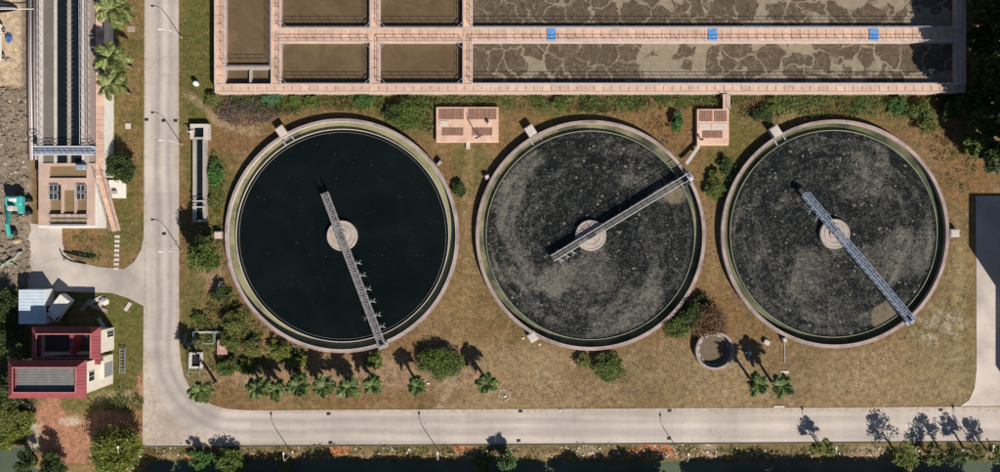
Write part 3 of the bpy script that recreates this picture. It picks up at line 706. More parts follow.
t, c = pad(436,107,498.5,142,.75,'wide pink pump chamber with four brown cover panels, between left and middle tanks',[(438.5,109,464,119.5),(468,109,496.5,119.5),(442,128,463.5,135.5),(472,128,492.5,135.5)],[(440,121,448,126)])
p = P(479,137,.75)-c
b = MB(); b.tube([(p.x,p.y,.75),(p.x,p.y,2.7),(p.x-.2,p.y+.4,3.0),(p.x-.3,p.y+1.3,3.05)],.06,6); b.beam((p.x-.6,p.y-.3,.8),(p.x+.5,p.y+.25,.8),.1); b.beam((p.x-.1,p.y+.5,2.9),(p.x,p.y,2.1),.05); b.build('davit_hoist', M['dark'], t)
p = P(489,124,.75)-c; b = MB(); b.tube([(p.x,p.y,.75),(p.x,p.y,1.3)],.22,10); b.bbox(p.x-.2,p.y-.25,1.3,p.x+.25,p.y+.25,1.5,.04); b.build('valve_motor', M['conc_pale'], t)
p, q = P(466,142.5,.2)-c, P(470,149,.2)-c; b = MB(); b.bbox(p.x,q.y,0,q.x,p.y,.3,.03); b.build('step', M['conc_pale'], t)
t, c = pad(697,109,729,145,.75,'small square pink pump chamber between middle and right tanks',[(699,111,712.5,121.5),(714,111,727,121.5),(702.5,131,722.5,138)],[(699,123.5,710,129),(711.5,123.5,727.5,129)])
b = MB(); p = P(701,140,.75)-c; b.tube([(p.x,p.y,.75),(p.x,p.y,1.5)],.12,8); b.bbox(p.x-.2,p.y-.15,1.4,p.x+.2,p.y+.15,1.6,.03); b.build('valve_wheel', M['dark'], t)
t = thing('stair', 'narrow pink stair from basin walkway down to the small pump chamber', 'stair', P(726.5,101))
so = t.location
for i in range(7):
    z = .8+(ZB-.8)*i/6; a, b2 = P(723.3,109-2.1*i,z)-so, P(729.5,106.6-2.1*i,z)-so
    k = MB(); k.box(a.x,a.y,z-.12,b2.x,b2.y,z); k.build('step', M['pink_conc'], t)
k = MB()
for xx in (723.2,729.8): a, b2 = P(xx,109,1.5)-so, P(xx,94.5,2.9)-so; k.beam(a,b2,.06); k.beam(P(xx,109,.75)-so,P(xx,109,1.5)-so,.06); k.beam(P(xx,95.5,1.9)-so,P(xx,95.5,2.85)-so,.06); k.beam(P(xx,109,.72)-so,P(xx,94.5,1.95)-so,.08,.16)
k.build('handrail', M['rail'], t)
k = MB(); a, b2 = P(699,146,.55), P(686.5,164,1.02); k.beam(a, b2, .55, .18); k.beam(G(695,151)+Vector((0,0,-.1)), P(695,151.5,.6), .3, .3)
tag(k.build('footbridge_plank', M['conc_pale']), 'pale concrete plank from small pump chamber to the middle tank rim', 'plank')

# ---------------------------------------------------------------- treatment channels on the left
ZC = 2.75
pl_t = thing('channel_building', 'raised concrete channel works with pink deck and white east wall, top left', 'treatment channel', (P(72,228,ZC).x, P(72,228,ZC).y, 0)); po = pl_t.location.copy()
def cb(a, b, m, z1=ZC, z0=-.1, name='wall', zr=None):
    p, q = P(a[0],a[1],zr or z1)-po, P(b[0],b[1],zr or z1)-po; k = MB(); k.box(p.x,p.y,z0,q.x,q.y,z1); return k.build(name, m, pl_t)
Y0 = -30
for (x0, x1, m) in ((38.5,42.5,'conc_pale'),(53.8,56.3,'conc_pale'),(67.3,70.3,'conc'),(81.8,84,'conc_pale')): cb((x0,Y0),(x1,163), M[m])
cb((84,Y0),(89.5,163), M['conc'], ZC-.06, name='side_deck'); cb((89.5,Y0),(95.5,163), M['conc_dark'], ZC-.35, name='cable_trench')
k = MB()
for xx, rr_ in ((90.8,.09),(92.2,.07),(93.8,.1)): k.tube([P(xx,Y0,ZC-.25)-po, P(xx+.5,162,ZC-.25)-po], rr_, 6)
k.build('cable', M['rail'], pl_t)
cb((95.5,Y0),(104.2,176), M['white'], ZC-.003, name='east_wall')
n = 33                                           # pink paving along the east edge
for i in range(n):
    a, b = P(95.7,Y0+206*i/n,ZC)-po, P(104.2,Y0+206*(i+1)/n-.25,ZC)-po; k = MB(); k.bbox(a.x,b.y,ZC,b.x,a.y,ZC+.06,.012); k.build('slab', M['pink'], pl_t)
for (x0, x1, m, z) in ((42.5,53.8,'w_grey',ZC-.2),(56.3,67.3,'w_chan',ZC-.25),(70.3,81.8,'w_chan',ZC-.25)):
    p, q = P(x0,Y0,ZC)-po, P(x1,163,ZC)-po; k = MB(); k.add([(p.x+.002,q.y,z),(q.x-.002,q.y,z),(q.x-.002,p.y,z),(p.x+.002,p.y,z)], [(0,1,2,3)]); k.build('channel_water', M[m], pl_t)
for i in range(28):                              # light brackets over the dark channels
    yy = -6+5.2*i; a = P(67.8,yy,ZC+.05)-po; k = MB(); k.beam((a.x-.35,a.y,ZC+.03),(a.x+.85,a.y,ZC+.03),.03); k.build('bracket', M['rail'], pl_t)
for (x0, x1) in ((41.2,None),(82.6,None),(89,None)):
    k = MB(); a, b = P(x0,Y0,ZC)-po, P(x0+.8,145,ZC)-po
    for zz in (.5,1.0): k.beam((a.x,a.y,ZC+zz),(b.x,b.y,ZC+zz),.055)
    for i in range(22): u = i/21; k.beam((a.x+(b.x-a.x)*u,a.y+(b.y-a.y)*u,ZC-.05),(a.x+(b.x-a.x)*u,a.y+(b.y-a.y)*u,ZC+1.0),.05)
    k.build('railing', M['rail_pale'] if x0 != 89 else M['rail'], pl_t)
# steel cross walkway
p, q = P(34.5,155,ZC+.15)-po, P(96,147,ZC+.15)-po
n = 34
for i in range(n):
    k = MB(); x0 = p.x+(q.x-p.x)*i/n; x1 = p.x+(q.x-p.x)*(i+1)/n; k.box(x0+.02,p.y,ZC+.09,x1-.02,q.y,ZC+.14); k.build('grating_plank', M['steel_blue'], pl_t)
k = MB()
for yy in (p.y,q.y,(p.y*.6+q.y*.4)):
    for zz in ((.2,.6,1.1) if yy != (p.y*.6+q.y*.4) else (.3,)): k.beam((p.x,yy,ZC+zz),(q.x,yy,ZC+zz),.08)
    for i in range(12): u = i/11; k.beam((p.x+(q.x-p.x)*u,yy,ZC-.0),(p.x+(q.x-p.x)*u,yy,ZC+(1.1 if yy != (p.y*.6+q.y*.4) else .3)),.06)
k.build('walkway_railing', M['rail_pale'], pl_t)
# south block: pink deck with small pools
def deckp(a, b, z=ZC, m='pink_conc', name='deck'): return cb(a, b, M[m], z, name=name)
deckp((38.5,163.2),(95.3,166)); deckp((38.5,166),(49,225.5)); deckp((86.5,166),(95.3,225.5)); deckp((49,178),(86.5,184.5)); deckp((49,213.5),(86.5,216.5)); deckp((61,184.5),(63.5,213.5)); deckp((74.3,184.5),(76,213.5)); deckp((63.5,184.5),(74.3,190)); 
cb((38.5,225.5),(95.3,228), M['white'], ZC-.004, name='south_wall')
cb((95.3,176),(96.5,228), M['white'], ZC-.006, name='east_wall')
for (a, b, z) in (((49,166),(86.5,178),ZC-.35),((49,184.5),(61,213.5),ZC-.5),((63.5,190),(74.3,213.5),ZC-.3),((76,184.5),(86.5,213.5),ZC-.5),((49,216.5),(86.5,225.5),ZC-.5)):
    p, q = P(*a,ZC)-po, P(*b,ZC)-po; k = MB(); k.add([(p.x,q.y,z),(q.x,q.y,z),(q.x,p.y,z),(p.x,p.y,z)], [(0,1,2,3)]); k.build('pool_water', M['w_pool'], pl_t)
for x0 in (49.2,76.5):                           # gate frames
    for y0 in (185,193):
        p, q = P(x0,y0+6.5,ZC+.3)-po, P(x0+8.5,y0,ZC+.3)-po; k = MB(); k.bbox(p.x,p.y,ZC-.5,q.x,q.y,ZC+.25,.05); g_ = k.build('gate_box', M['dark'], pl_t)
        k = MB()
        for (u0,v0,u1,v1) in ((0,0,1,0),(0,1,1,1),(0,0,0,1),(1,0,1,1),(.5,0,.5,1)):
            k.beam((p.x+(q.x-p.x)*u0,p.y+(q.y-p.y)*v0,ZC+.33),(p.x+(q.x-p.x)*u1,p.y+(q.y-p.y)*v1,ZC+.3),.06)
        k.build('gate_frame', M['rail_pale'], g_)
k = MB()
for yy in (217,220,224.6):
    a, b = P(49,yy,ZC+.5)-po, P(86,yy,ZC+.5)-po; k.beam((a.x,a.y,ZC+.45),(b.x,b.y,ZC+.45),.07); 
    for i in range(6): u = i/5; k.beam((a.x+(b.x-a.x)*u,a.y,ZC-.6),(a.x+(b.x-a.x)*u,a.y,ZC+.45),.06)
k.build('railing', M['rail_pale'], pl_t)
p = P(82.5,167.5,ZC+.5)-po; k = MB(); k.bbox(p.x-.9,p.y-.35,ZC-.1,p.x+.5,p.y+.45,ZC+.8,.08); k.build('pump_motor', M['steel_blue'], pl_t)
# west pipes
o = thing('pipe_rack', 'dark cable and pipe rack running along the west side of channel works', 'pipes', (P(31,150).x,P(31,150).y,0)); r0 = o.location.copy()
for (xx, z, rr_, m) in ((27.6,1.0,.14,'dark'),(29.2,1.0,.12,'rail'),(31.0,1.05,.1,'rail_pale'),(32.2,.9,.16,'dark'),(34.3,1.0,.13,'rail'),(36.5,1.2,.2,'steel_pink')):
    k = MB(); k.tube([P(xx,-30,z)-r0, P(xx,60,z)-r0, P(xx+1.4,160,z)-r0], rr_, 8); k.build('pipe', M[m], o, smooth=True)
for i in range(10):
    a, b = P(27,-5+18*i,.8)-r0, P(38,-5+18*i,.8)-r0; k = MB(); k.beam(a, b, .15, .12); k.beam((a.x+.1,a.y,-.2),(a.x+.1,a.y,.8),.12); k.beam((b.x-.1,b.y,-.2),(b.x-.1,b.y,.8),.12); k.build('support', M['conc_dark'], o)
# stair down from the pink deck
t = thing('stair', 'long pink stair descending from channel works deck to the grass', 'stair', P(116.5,232)); so = t.location.copy()
A_, B_ = P(99.8,172,ZC), P(116.3,231,.05); dirv = (B_-A_); n = 17
ang = math.atan2(dirv.y, dirv.x)
for i in range(n):
    c_ = A_+dirv*((i+.5)/n)-so; dl = math.hypot(dirv.x,dirv.y)/n
    k = MB(); k.box(-dl/2+.01,-.55,-.16,dl/2-.01,.55,.0, Matrix.Translation(c_) @ Matrix.Rotation(ang,4,'Z')); k.build('step', M['pink'], t)
for s in (-1,1):
    nrm = Vector((-dirv.y,dirv.x,0)).normalized()*s*.6; k = MB(); k.beam(A_+nrm-so+Vector((0,0,-.12)),B_+nrm-so+Vector((0,0,-.08)),.12,.3); k.build('stringer', M['pink_conc'], t)
    k = MB()
    for zz in (.5,.95): k.beam(A_+nrm-so+Vector((0,0,zz)),B_+nrm-so+Vector((0,0,zz)),.05)
    for i in range(9): c_ = A_+dirv*(i/8)+nrm-so; k.beam(c_,c_+Vector((0,0,.95)),.045)
    k.build('handrail', M['rail'], t)
for i in range(8):
    p = G(117.0-.15*i,236.5+4.6*i); k = MB(); k.bbox(-.42,-.24,-.1,.42,.24,.07,.03,Matrix.Rotation(rng.uniform(-.08,.08),4,'Z'))
    nm = ['topmost, at the foot of the stair','second below the stair','third below the stair','fourth below the stair','fifth below the stair','sixth below the stair','seventh below the stair','lowest, next to the yard'][i]
    tag(k.build('stepping_stone', M['conc_pale'], None, p), 'pale stepping stone on the grass, '+nm, 'stepping stone', 'stepping stones below the stair')
b = MB(); c_ = P(116.5,189); p, q = P(108,180,.35)-c_, P(125,198,.35)-c_; b.bbox(p.x,q.y,-.1,q.x,p.y,.35,.05); t = thing('valve_slab', 'square white concrete slab beside the long pink stair', 'slab', (c_.x,c_.y,0)); b.build('slab', M['white'], t)
b = MB(); b.bbox(-.35,-.9,.35,.35,-.3,.8,.05); b.build('hatch', M['conc'], t)
k = MB(); p = P(38,176.5,1.4); k.bbox(-.5,-.9,-.2,.5,.9,1.9,.1); o = k.build('control_cabinet', M['dark'], None, (-75.62,P(40,176).y,0)); tag(o, 'dark blue-black cabinet against the west side of channel works', 'cabinet')
# ---------------------------------------------------------------- red-roofed house, bottom left
def mansard(t, o, out, inn, ze, zr, zf, wall_in, m_flat, seams):
    a, b = P(out[0],out[1],ze)-o, P(out[2],out[3],ze)-o; c, d = P(inn[0],inn[1],zr)-o, P(inn[2],inn[3],zr)-o
    x0, y0, x1, y1 = a.x+wall_in, b.y+wall_in, b.x-wall_in, a.y-wall_in; th = .3
    for (u0,v0,u1,v1) in ((x0,y0,x1,y0+th),(x0,y1-th,x1,y1),(x0,y0+th,x0+th,y1-th),(x1-th,y0+th,x1,y1-th)):
        k = MB(); k.box(u0,v0,-.1,u1,v1,ze-.19); wl = k.build('wall', M['cream'], t)
    O = [(a.x,b.y),(b.x,b.y),(b.x,a.y),(a.x,a.y)]; I = [(c.x,d.y),(d.x,d.y),(d.x,c.y),(c.x,c.y)]
    for i in range(4):
        j = (i+1)%4; k = MB()
        k.add([(*O[i],ze),(*O[j],ze),(*I[j],zr),(*I[i],zr),(*O[i],ze-.18),(*O[j],ze-.18),(*I[j],ze-.18),(*I[i],ze-.18)],
              [(0,1,2,3),(5,4,7,6),(4,5,1,0),(3,2,6,7),(1,5,6,2),(4,0,3,7)])
        rp = k.build('roof_slope', M['red_roof'], t)
        L = math.hypot(O[j][0]-O[i][0], O[j][1]-O[i][1]); n = int(L/.5); k = MB()      # tile ribs
        for q in range(1, n):
            u = q/n; p0 = Vector((*O[i],ze))*(1-u)+Vector((*O[j],ze))*u
            # clip the rib where it meets the hip
            ui = min(max((u*L-(abs(I[i][0]-O[i][0]) if i%2==0 else abs(I[i][1]-O[i][1])))/max(.1,math.hypot(I[j][0]-I[i][0],I[j][1]-I[i][1])),-1),2)
            if ui < 0 or ui > 1: continue
            p1 = Vector((*I[i],zr))*(1-ui)+Vector((*I[j],zr))*ui
            k.beam(p0+Vector((0,0,.02)),p1+Vector((0,0,.02)),.09,.05)
        if k.v: stuff(k.build('tile_ribs', M['red_roof'], rp))
    k = MB(); e = .16                               # parapet cap
    k.box(c.x-e,c.y,zr-.3,d.x+e,c.y+e,zr+.04); k.box(c.x-e,d.y-e,zr-.3,d.x+e,d.y,zr+.04); k.box(c.x-e,d.y,zr-.3,c.x,c.y,zr+.04); k.box(d.x,d.y,zr-.3,d.x+e,c.y,zr+.04)
    k.build('parapet_cap', M['red_cap'], t)
    k = MB(); k.box(x0+th+.01,y0+th+.01,zf-.15,x1-th-.01,y1-th-.01,zf); fr = k.build('flat_roof', m_flat, t)
    k = MB(); n = seams
    for i in range(1, n): y = d.y+(c.y-d.y)*i/n; k.beam((c.x+.05,y,zf+.03),(d.x-.05,y,zf+.01),.04,.03)
    stuff(k.build('roof_seams', m_flat, fr))
    return a, b
M['shaded_roof'] = mat('shade_darkened_roof', (.1,.1,.1), (.07,.07,.07), .8, rough=.6)  # sheet roof darkened: the shade of the recess is put into its colour
M['red_cap'] = mat('pale_red_cap', (.5,.2,.2), (.4,.15,.15), 1)
house = thing('house', 'two-block house with dark red mansard roofs and cream walls', 'house', (P(80,360).x, P(80,360).y, 0)); ho = house.location.copy()
a, b = mansard(house, ho, (8,360,86,398), (13,368,75,392), 8.3, 9.3, 8.55, .5, M['grey_roof'], 9)
a2, b2 = mansard(house, ho, (32,327,100.3,359.5), (37,334.5,90,357.5), 5.2, 6.0, 3.6, .75, M['shaded_roof'], 5)  # back flat roof set low so that shade fills the recess
k = MB(); p, q = P(69.5,334.5,6.0)-ho, P(72.5,357.5,6.0)-ho; k.box(p.x,q.y+.02,3.6,q.x,p.y-.02,5.95); k.build('roof_divider', M['red_roof'], house)
p = P(94,357,5.2)-ho; q = P(100.3,364.5,5.2)-ho; k = MB(); k.bbox(b.x-.49,q.y,5.0,q.x,a2.y-(a2.y-b2.y)-.01,5.2,.04); k.build('awning', M['red_roof'], house)
def wallpanel(xw, ys, zs, m, name, frame=True, par=None):
    k = MB(); k.box(xw-.1,ys[0],zs[0],xw+.03,ys[1],zs[1]); o = k.build(name, m, house)
    if frame:
        k = MB(); f = .08
        for (y0,y1,z0,z1) in ((ys[0]-f,ys[1]+f,zs[1],zs[1]+f),(ys[0]-f,ys[1]+f,zs[0]-f,zs[0]),(ys[0]-f,ys[0],zs[0],zs[1]),(ys[1],ys[1]+f,zs[0],zs[1]),((ys[0]+ys[1])/2-.03,(ys[0]+ys[1])/2+.03,zs[0],zs[1])): k.box(xw+.0,y0,z0,xw+.07,y1,z1)
        k.build('frame', M['white'], o)
    return o
xe = b.x-.5
wallpanel(xe, (P(90,380.5,6).y-ho.y, P(90,371.5,6).y-ho.y), (5.3,6.8), M['glass'], 'window')
wallpanel(xe, (P(104,377,2).y-ho.y, P(104,363,2).y-ho.y), (.1,3.6), M['panel_grey'], 'lower_panel', False)  # plain grey panel on the lower east wall
wallpanel(b2.x-.75, (P(109,336.5,1).y-ho.y, P(109,331,1).y-ho.y), (.1,2.1), M['glass'], 'door')
k = MB(); k.bbox(xe+.031,P(104,379,4).y-ho.y,3.7,xe+.7,P(104,361,4).y-ho.y,3.85,.03); k.build('canopy', M['cream'], house)

# ---------------------------------------------------------------- yard things
M['shed_roof'] = mat('pale_blue_sheet', (.6,.69,.78), (.5,.6,.7), .8, rough=.5, dirt=(.4,.42,.42), dirt_amt=.3)
# white metal shed
c = P(34,312); t = thing('metal_shed', 'white ribbed metal shed standing beside the red-roofed house', 'shed', c)
p, q = P(18.5,289.5,2.5)-c, P(44.5,324,2.5)-c
k = MB(); k.box(p.x+.03,q.y+.03,-.1,q.x-.03,p.y-.03,2.44); k.build('wall', M['blue_white'], t)
n = 11
for i in range(n):
    y0 = q.y+(p.y-q.y)*i/n; y1 = q.y+(p.y-q.y)*(i+1)/n; k = MB(); k.bbox(p.x,y0+.015,2.44,q.x,y1-.015,2.52,.03); k.build('roof_panel', M['shed_roof'], t)
k = MB(); k.box(q.x-.04,q.y+1.9,.2,q.x+.02,q.y+2.9,2.1); k.build('door', M['dark'], t)
# small white truck parked askew
def wheelset(t, xs, ys, r, w_):
    for x in xs:
        for y in ys:
            k = MB(); k.tube([(x,y-w_/2,r),(x,y+w_/2,r)], r, 14); wh = k.build('wheel', M['black'], t)
            k = MB(); s = 1 if y > 0 else -1; k.tube([(x,y+s*w_*.45,r),(x,y+s*w_*.53,r)], r*.55, 10); k.build('hub', M['steel'], wh)
A_, B_ = P(57,317), P(73,296.5); d = B_-A_; mid = (A_+B_)/2
t = thing('parked_truck', 'small white box truck parked askew between shed and house', 'truck', (mid.x,mid.y,.01), math.atan2(d.y,d.x))
k = MB(); k.bbox(-1.1,-.95,.75,2.2,.95,2.25,.06); k.build('cargo_box', M['white'], t)
k = MB()
for i in range(7): k.beam((-.9+.48*i,-.93,2.27),(-.9+.48*i,.93,2.27),.06,.04)
k.build('roof_ribs', M['white'], t)
k = MB(); k.add([(-2.3,-.9,.5),(-1.15,-.9,.5),(-1.15,.9,.5),(-2.3,.9,.5),(-2.25,-.88,1.15),(-1.15,-.9,1.15),(-1.15,.9,1.15),(-2.25,.88,1.15),(-1.9,-.78,1.85),(-1.15,-.8,1.9),(-1.15,.8,1.9),(-1.9,.78,1.85)],
    [(3,2,1,0),(0,1,5,4),(1,2,6,5),(2,3,7,6),(3,0,4,7),(4,5,9,8),(5,6,10,9),(6,7,11,10),(7,4,8,11),(8,9,10,11)]); cab = k.build('cab', M['white'], t)
k = MB(); k.add([(-2.235,-.78,1.2),(-2.235,.78,1.2),(-1.935,.68,1.78),(-1.935,-.68,1.78)], [(0,1,2,3)]); k.build('windscreen', M['glass'], cab)
for s in (-1,1):
    k = MB(); k.add([(-2.1,s*.875,1.22),(-1.25,s*.905,1.22),(-1.25,s*.83,1.75),(-1.88,s*.82,1.75)], [(0,1,2,3)]); k.build('side_window', M['glass'], cab)
k = MB(); k.box(-2.2,-.6,.38,2.1,.6,.74); k.build('chassis', M['dark'], t)
wheelset(t, (-1.65,1.4), (-.82,.82), .36, .24)
# excavator
c = P(22,207); c.z = gz(c.x, c.y)+.05
t = thing('excavator', 'teal tracked excavator working on the rubble heap by left edge', 'excavator', c)
for y in (-1.0,1.05):
    k = MB(); k.bbox(-1.2,y-.28,0,2.1,y+.28,.75,.22); tr = k.build('track', M['black'], t)
    k = MB()
    for i in range(11): k.box(-1.0+.29*i,y-.31,.73,-.85+.29*i,y+.31,.8)
    k.build('track_shoes', M['dark'], tr)
k = MB(); k.tube([(0,0,.5),(0,0,1.0)], .8, 16); k.build('turntable', M['dark'], t)
k = MB(); k.bbox(-1.45,.15,1.0,1.4,1.75,1.9,.18); k.bbox(.55,-1.15,1.0,1.4,.3,1.65,.1); k.bbox(-1.45,-1.0,1.0,-.75,.3,1.5,.08); body = k.build('upper_body', M['teal'], t)
k = MB(); k.bbox(-.6,.75,1.9,.6,1.4,2.05,.05); k.build('engine_cover', M['white'], body)
k = MB(); k.bbox(-.35,-.75,1.0,.5,.15,2.75,.12); cabo = k.build('cab', M['conc_pale'], t)
k = MB(); k.box(-.3,-.78,1.6,.45,-.75,2.5); k.build('window', M['glass'], cabo)
k = MB(); k.beam((-.95,-.9,1.4),(-.45,-3.0,2.5),.42,.55); k.beam((-.45,-2.85,2.5),(-.7,-4.9,1.7),.36,.45); k.build('boom', M['teal'], t)
k = MB(); k.beam((-.7,-4.8,1.9),(-.85,-4.6,.6),.28,.32); k.build('arm', M['teal'], t)
k = MB(); k.beam((-.7,-1.1,1.8),(-.45,-2.7,2.3),.12); k.build('ram', M['steel'], t)
k = MB(); k.add([(-1.3,-4.8,.7),(-.4,-4.8,.7),(-.4,-4.0,.75),(-1.3,-4.0,.75),(-1.3,-4.9,.2),(-.4,-4.9,.2),(-.4,-4.2,.02),(-1.3,-4.2,.02)],[(0,1,2,3),(7,6,5,4),(0,4,5,1),(1,5,6,2),(2,6,7,3),(3,7,4,0)]); k.build('bucket', M['dark'], t)
# things at the left edge of the sand yard
t = thing('parked_lorry', 'white lorry at the left edge of the sand yard', 'lorry', (P(1,44).x-.3,P(1,44).y,0), R_(90))
k = MB(); k.bbox(-3.0,-1.0,.8,1.4,1.0,2.2,.06); k.build('cargo_box', M['white'], t); k = MB(); k.bbox(1.5,-.95,.5,3.1,.95,2.1,.15); cb_ = k.build('cab', M['white'], t); k = MB(); k.box(2.95,-.75,1.3,3.12,.75,1.9); k.build('windscreen', M['glass'], cb_); k = MB(); k.box(-2.9,-.5,.4,3,.5,.8); k.build('chassis', M['dark'], t); wheelset(t, (-2.1,2.2), (-.85,.85), .42, .28)
def lump(name, label, cat, px, py, rx, ry, h, m, seed, parent=None, z=None):
    rs = random.Random(seed); k = MB(); n = 14; vs = [(0,0,h)]
    for j, (f, zz) in enumerate(((.45,.9),(.8,.55),(1.0,-.1))):
        for i in range(n): a = 2*math.pi*i/n; g = f*rs.uniform(.8,1.15); vs.append((rx*g*math.cos(a), ry*g*math.sin(a), h*zz*rs.uniform(.7,1.1) if zz > 0 else -.12))
    fs = [(0,1+i,1+(i+1)%n) for i in range(n)]
    for j in range(2):
        for i in range(n): fs.append((1+j*n+i,1+(j+1)*n+i,1+(j+1)*n+(i+1)%n,1+j*n+(i+1)%n))
    k.add(vs, fs); p = G(px, py)
    return tag(k.build(name, m, None, p), label, cat)
lump('tarp_heap', 'crumpled blue tarpaulin next to the white lorry', 'tarpaulin', 8.5, 38, .6, .9, .5, M['blue_tarp'], 3)
lump('debris_heap', 'small olive debris heap on the sand below the blue tarpaulin', 'debris', 8, 61, .5, .6, .4, M['wood'], 4)
t = thing('metal_trough', 'long dark tapered metal trough on the sand at top left', 'trough', P(4,9.5))
k = MB()
secs = [(-3.2,.75,.7),(0,.8,.7),(1.4,.6,.6),(2.4,.12,.4)]
vs = []
for (x, hw, h) in secs: vs += [(x,-hw*.55,0),(x,hw*.55,0),(x,hw,h),(x,hw*.85,h),(x,hw*.4,.15),(x,-hw*.4,.15),(x,-hw*.85,h),(x,-hw,h)]
fs = []
for i in range(3):
    for j in range(8): fs.append((i*8+j,i*8+(j+1)%8,(i+1)*8+(j+1)%8,(i+1)*8+j))
fs += [tuple(range(7,-1,-1)), tuple(range(24,32))]; k.add(vs, fs); k.build('hull', M['hullm'], t)
k = MB(); k.beam((-3.2,.15,.72),(2.3,.0,.6),.08); k.build('ridge_bar', M['rail_pale'], t)
k = MB(); pa = P(-12,9.3,1.1); pb = P(33,9,1.25); k.tube([pa, pb], .07, 8); k.tube([(pb.x,pb.y,-.1),(pb.x,pb.y,1.3)], .08, 8); tag(k.build('feed_pipe', M['white']), 'slim white pipe crossing above the dark trough at top left', 'pipe')
# trench frame, rack, planks and loose bits
t = thing('trench_frame', 'black timber frame lining a shallow trench below the channel works', 'frame', P(80,255))
q = [(60,249),(63,256),(71,261),(86,264)]; so = t.location
k = MB()
for a, b in zip(q[:-1], q[1:]): k.beam(P(*a)-so+Vector((0,0,.02)), P(*b)-so+Vector((0,0,.02)), .14, .3)
k.build('edging', M['dark'], t)
for (a, b) in (((64,252),(80,256)),((73,252.5),(88,254.5)),((80,256),(91,258)),((88,254.5),(96,256)),((88,258.5),(95.5,256.5))):
    k = MB(); k.beam(P(*a)-so+Vector((0,0,.15)), P(*b)-so+Vector((0,0,.1)), .18, .25); k.build('beam', M['black'], t)
t = thing('bicycle_rack', 'grey steel bicycle-style rack on the grass right of the house', 'rack', P(124,360)); 
k = MB()
for x in (-.42,.42): k.beam((x,-2.1,.5),(x,2.1,.5),.08); k.beam((x,-2.1,-.1),(x,-2.1,.5),.08); k.beam((x,2.1,-.1),(x,2.1,.5),.08)
k.build('frame', M['steel_blue'], t)
for i in range(8):
    k = MB(); y = -1.9+.54*i; k.beam((-.42,y,.5),(.42,y,.5),.06); k.beam((0,y,.5),(0,y,.0),.06); k.build('bar', M['steel'], t)
planks = [(96,300,25,2.6,'pale plank on the debris patch above the house, upper left one'),(101,303,60,2.2,'short pale board leaning across the debris patch above the house'),(99,308,-20,3.0,'long grey plank lying lowest in the debris patch'),(86,305,50,2.5,'grey plank in the shade of the house roof'),(128,306.5,55,1.6,'white board lying on the grass beside the yard'),(103,325,-58,2.8,'pale plank leaning at the corner of the house'),(25,404,-20,2.2,'grey plank on the ground below the house')]
for (x, y, a, L, lb) in planks:
    k = MB()
    for j in range(2): k.box(-L/2,-.3+.32*j,.02,L/2,-.02+.32*j,.09)
    o = k.build('timber_plank', M['wood'] if 'grey' in lb else M['conc_pale'], None, G(x,y)+Vector((0,0,.06))); o.rotation_euler = (0,0,R_(a)); tag(o, lb, 'plank', 'loose planks')
p = P(103,300); lump('concrete_lump', 'pale broken concrete lump among planks above the house', 'concrete', 104, 301, .9, .8, .6, M['conc_pale'], 8)
lump('sand_heap', 'small sandy heap right below the excavator arm', 'heap', 18, 241, 1.0, .6, .5, M['sandm'], 9)
for (x, y, a, L, lb) in ((16,257,35,3.2,'upper green net roll on the rubble'),(5,265,20,3.0,'lower green net roll on the rubble at left edge')):
    k = MB(); rs = random.Random(x); pts = [(-L/2+L*i/8, rs.uniform(-.2,.2), .25+rs.uniform(-.05,.12)) for i in range(9)]; k.tube(pts, [rs.uniform(.18,.34) for _ in pts], 7)
    o = k.build('net_roll', M['net'], None, G(x,y), smooth=True); o.rotation_euler = (0,0,R_(a)); tag(o, lb, 'net', 'green nets on the rubble')

# ---------------------------------------------------------------- flume beside the left road
zt = .9
t = thing('concrete_flume', 'narrow open concrete flume with square head box beside left road', 'flume', P(199,180)); so = t.location.copy()
def fb(a, b, z1, m, nm='wall', z0=-.2):
    p, q = P(a[0],a[1],zt)-so, P(b[0],b[1],zt)-so; k = MB(); k.box(p.x,p.y,z0,q.x,q.y,z1); return k.build(nm, m, t)
fb((190,124),(208.5,127.2),zt,M['conc_pale']); fb((190,127.2),(193.3,139),zt,M['conc_pale']); fb((203.5,127.2),(208.5,139),zt,M['conc_pale']); fb((193.3,137),(203.5,139),zt-.1,M['conc'])
fb((192.5,139),(195.8,222),zt-.05,M['conc']); fb((202.5,139),(205.6,222),zt-.05,M['conc']); fb((195.8,220),(202.5,222),zt-.05,M['conc'])
fb((193.3,127.2),(203.5,137),.45,M['w_chan'],'head_water'); fb((195.8,139),(202.5,220),.5,M['w_chan'],'flume_water')
k = MB()
for yy in (201,207): p = P(194,yy,1.0)-so; q = P(204.5,yy,1.0)-so; k.beam((p.x,p.y,.85),(q.x,q.y,.85),.16); k.beam((p.x,p.y,.85),(p.x,p.y,1.5),.1); k.beam((q.x,q.y,.85),(q.x,q.y,1.5),.1); k.beam((p.x,p.y,1.5),(q.x,q.y,1.5),.1)
k.build('gate_frame', M['rail_pale'], t)
k = MB(); p = P(190,132,1)-so; k.tube([(p.x,p.y,.9),(p.x,p.y,1.25)],.15,8); k.box(p.x-.4,p.y-.06,1.25,p.x+.9,p.y+.06,1.33); k.build('valve', M['rail_pale'], t)
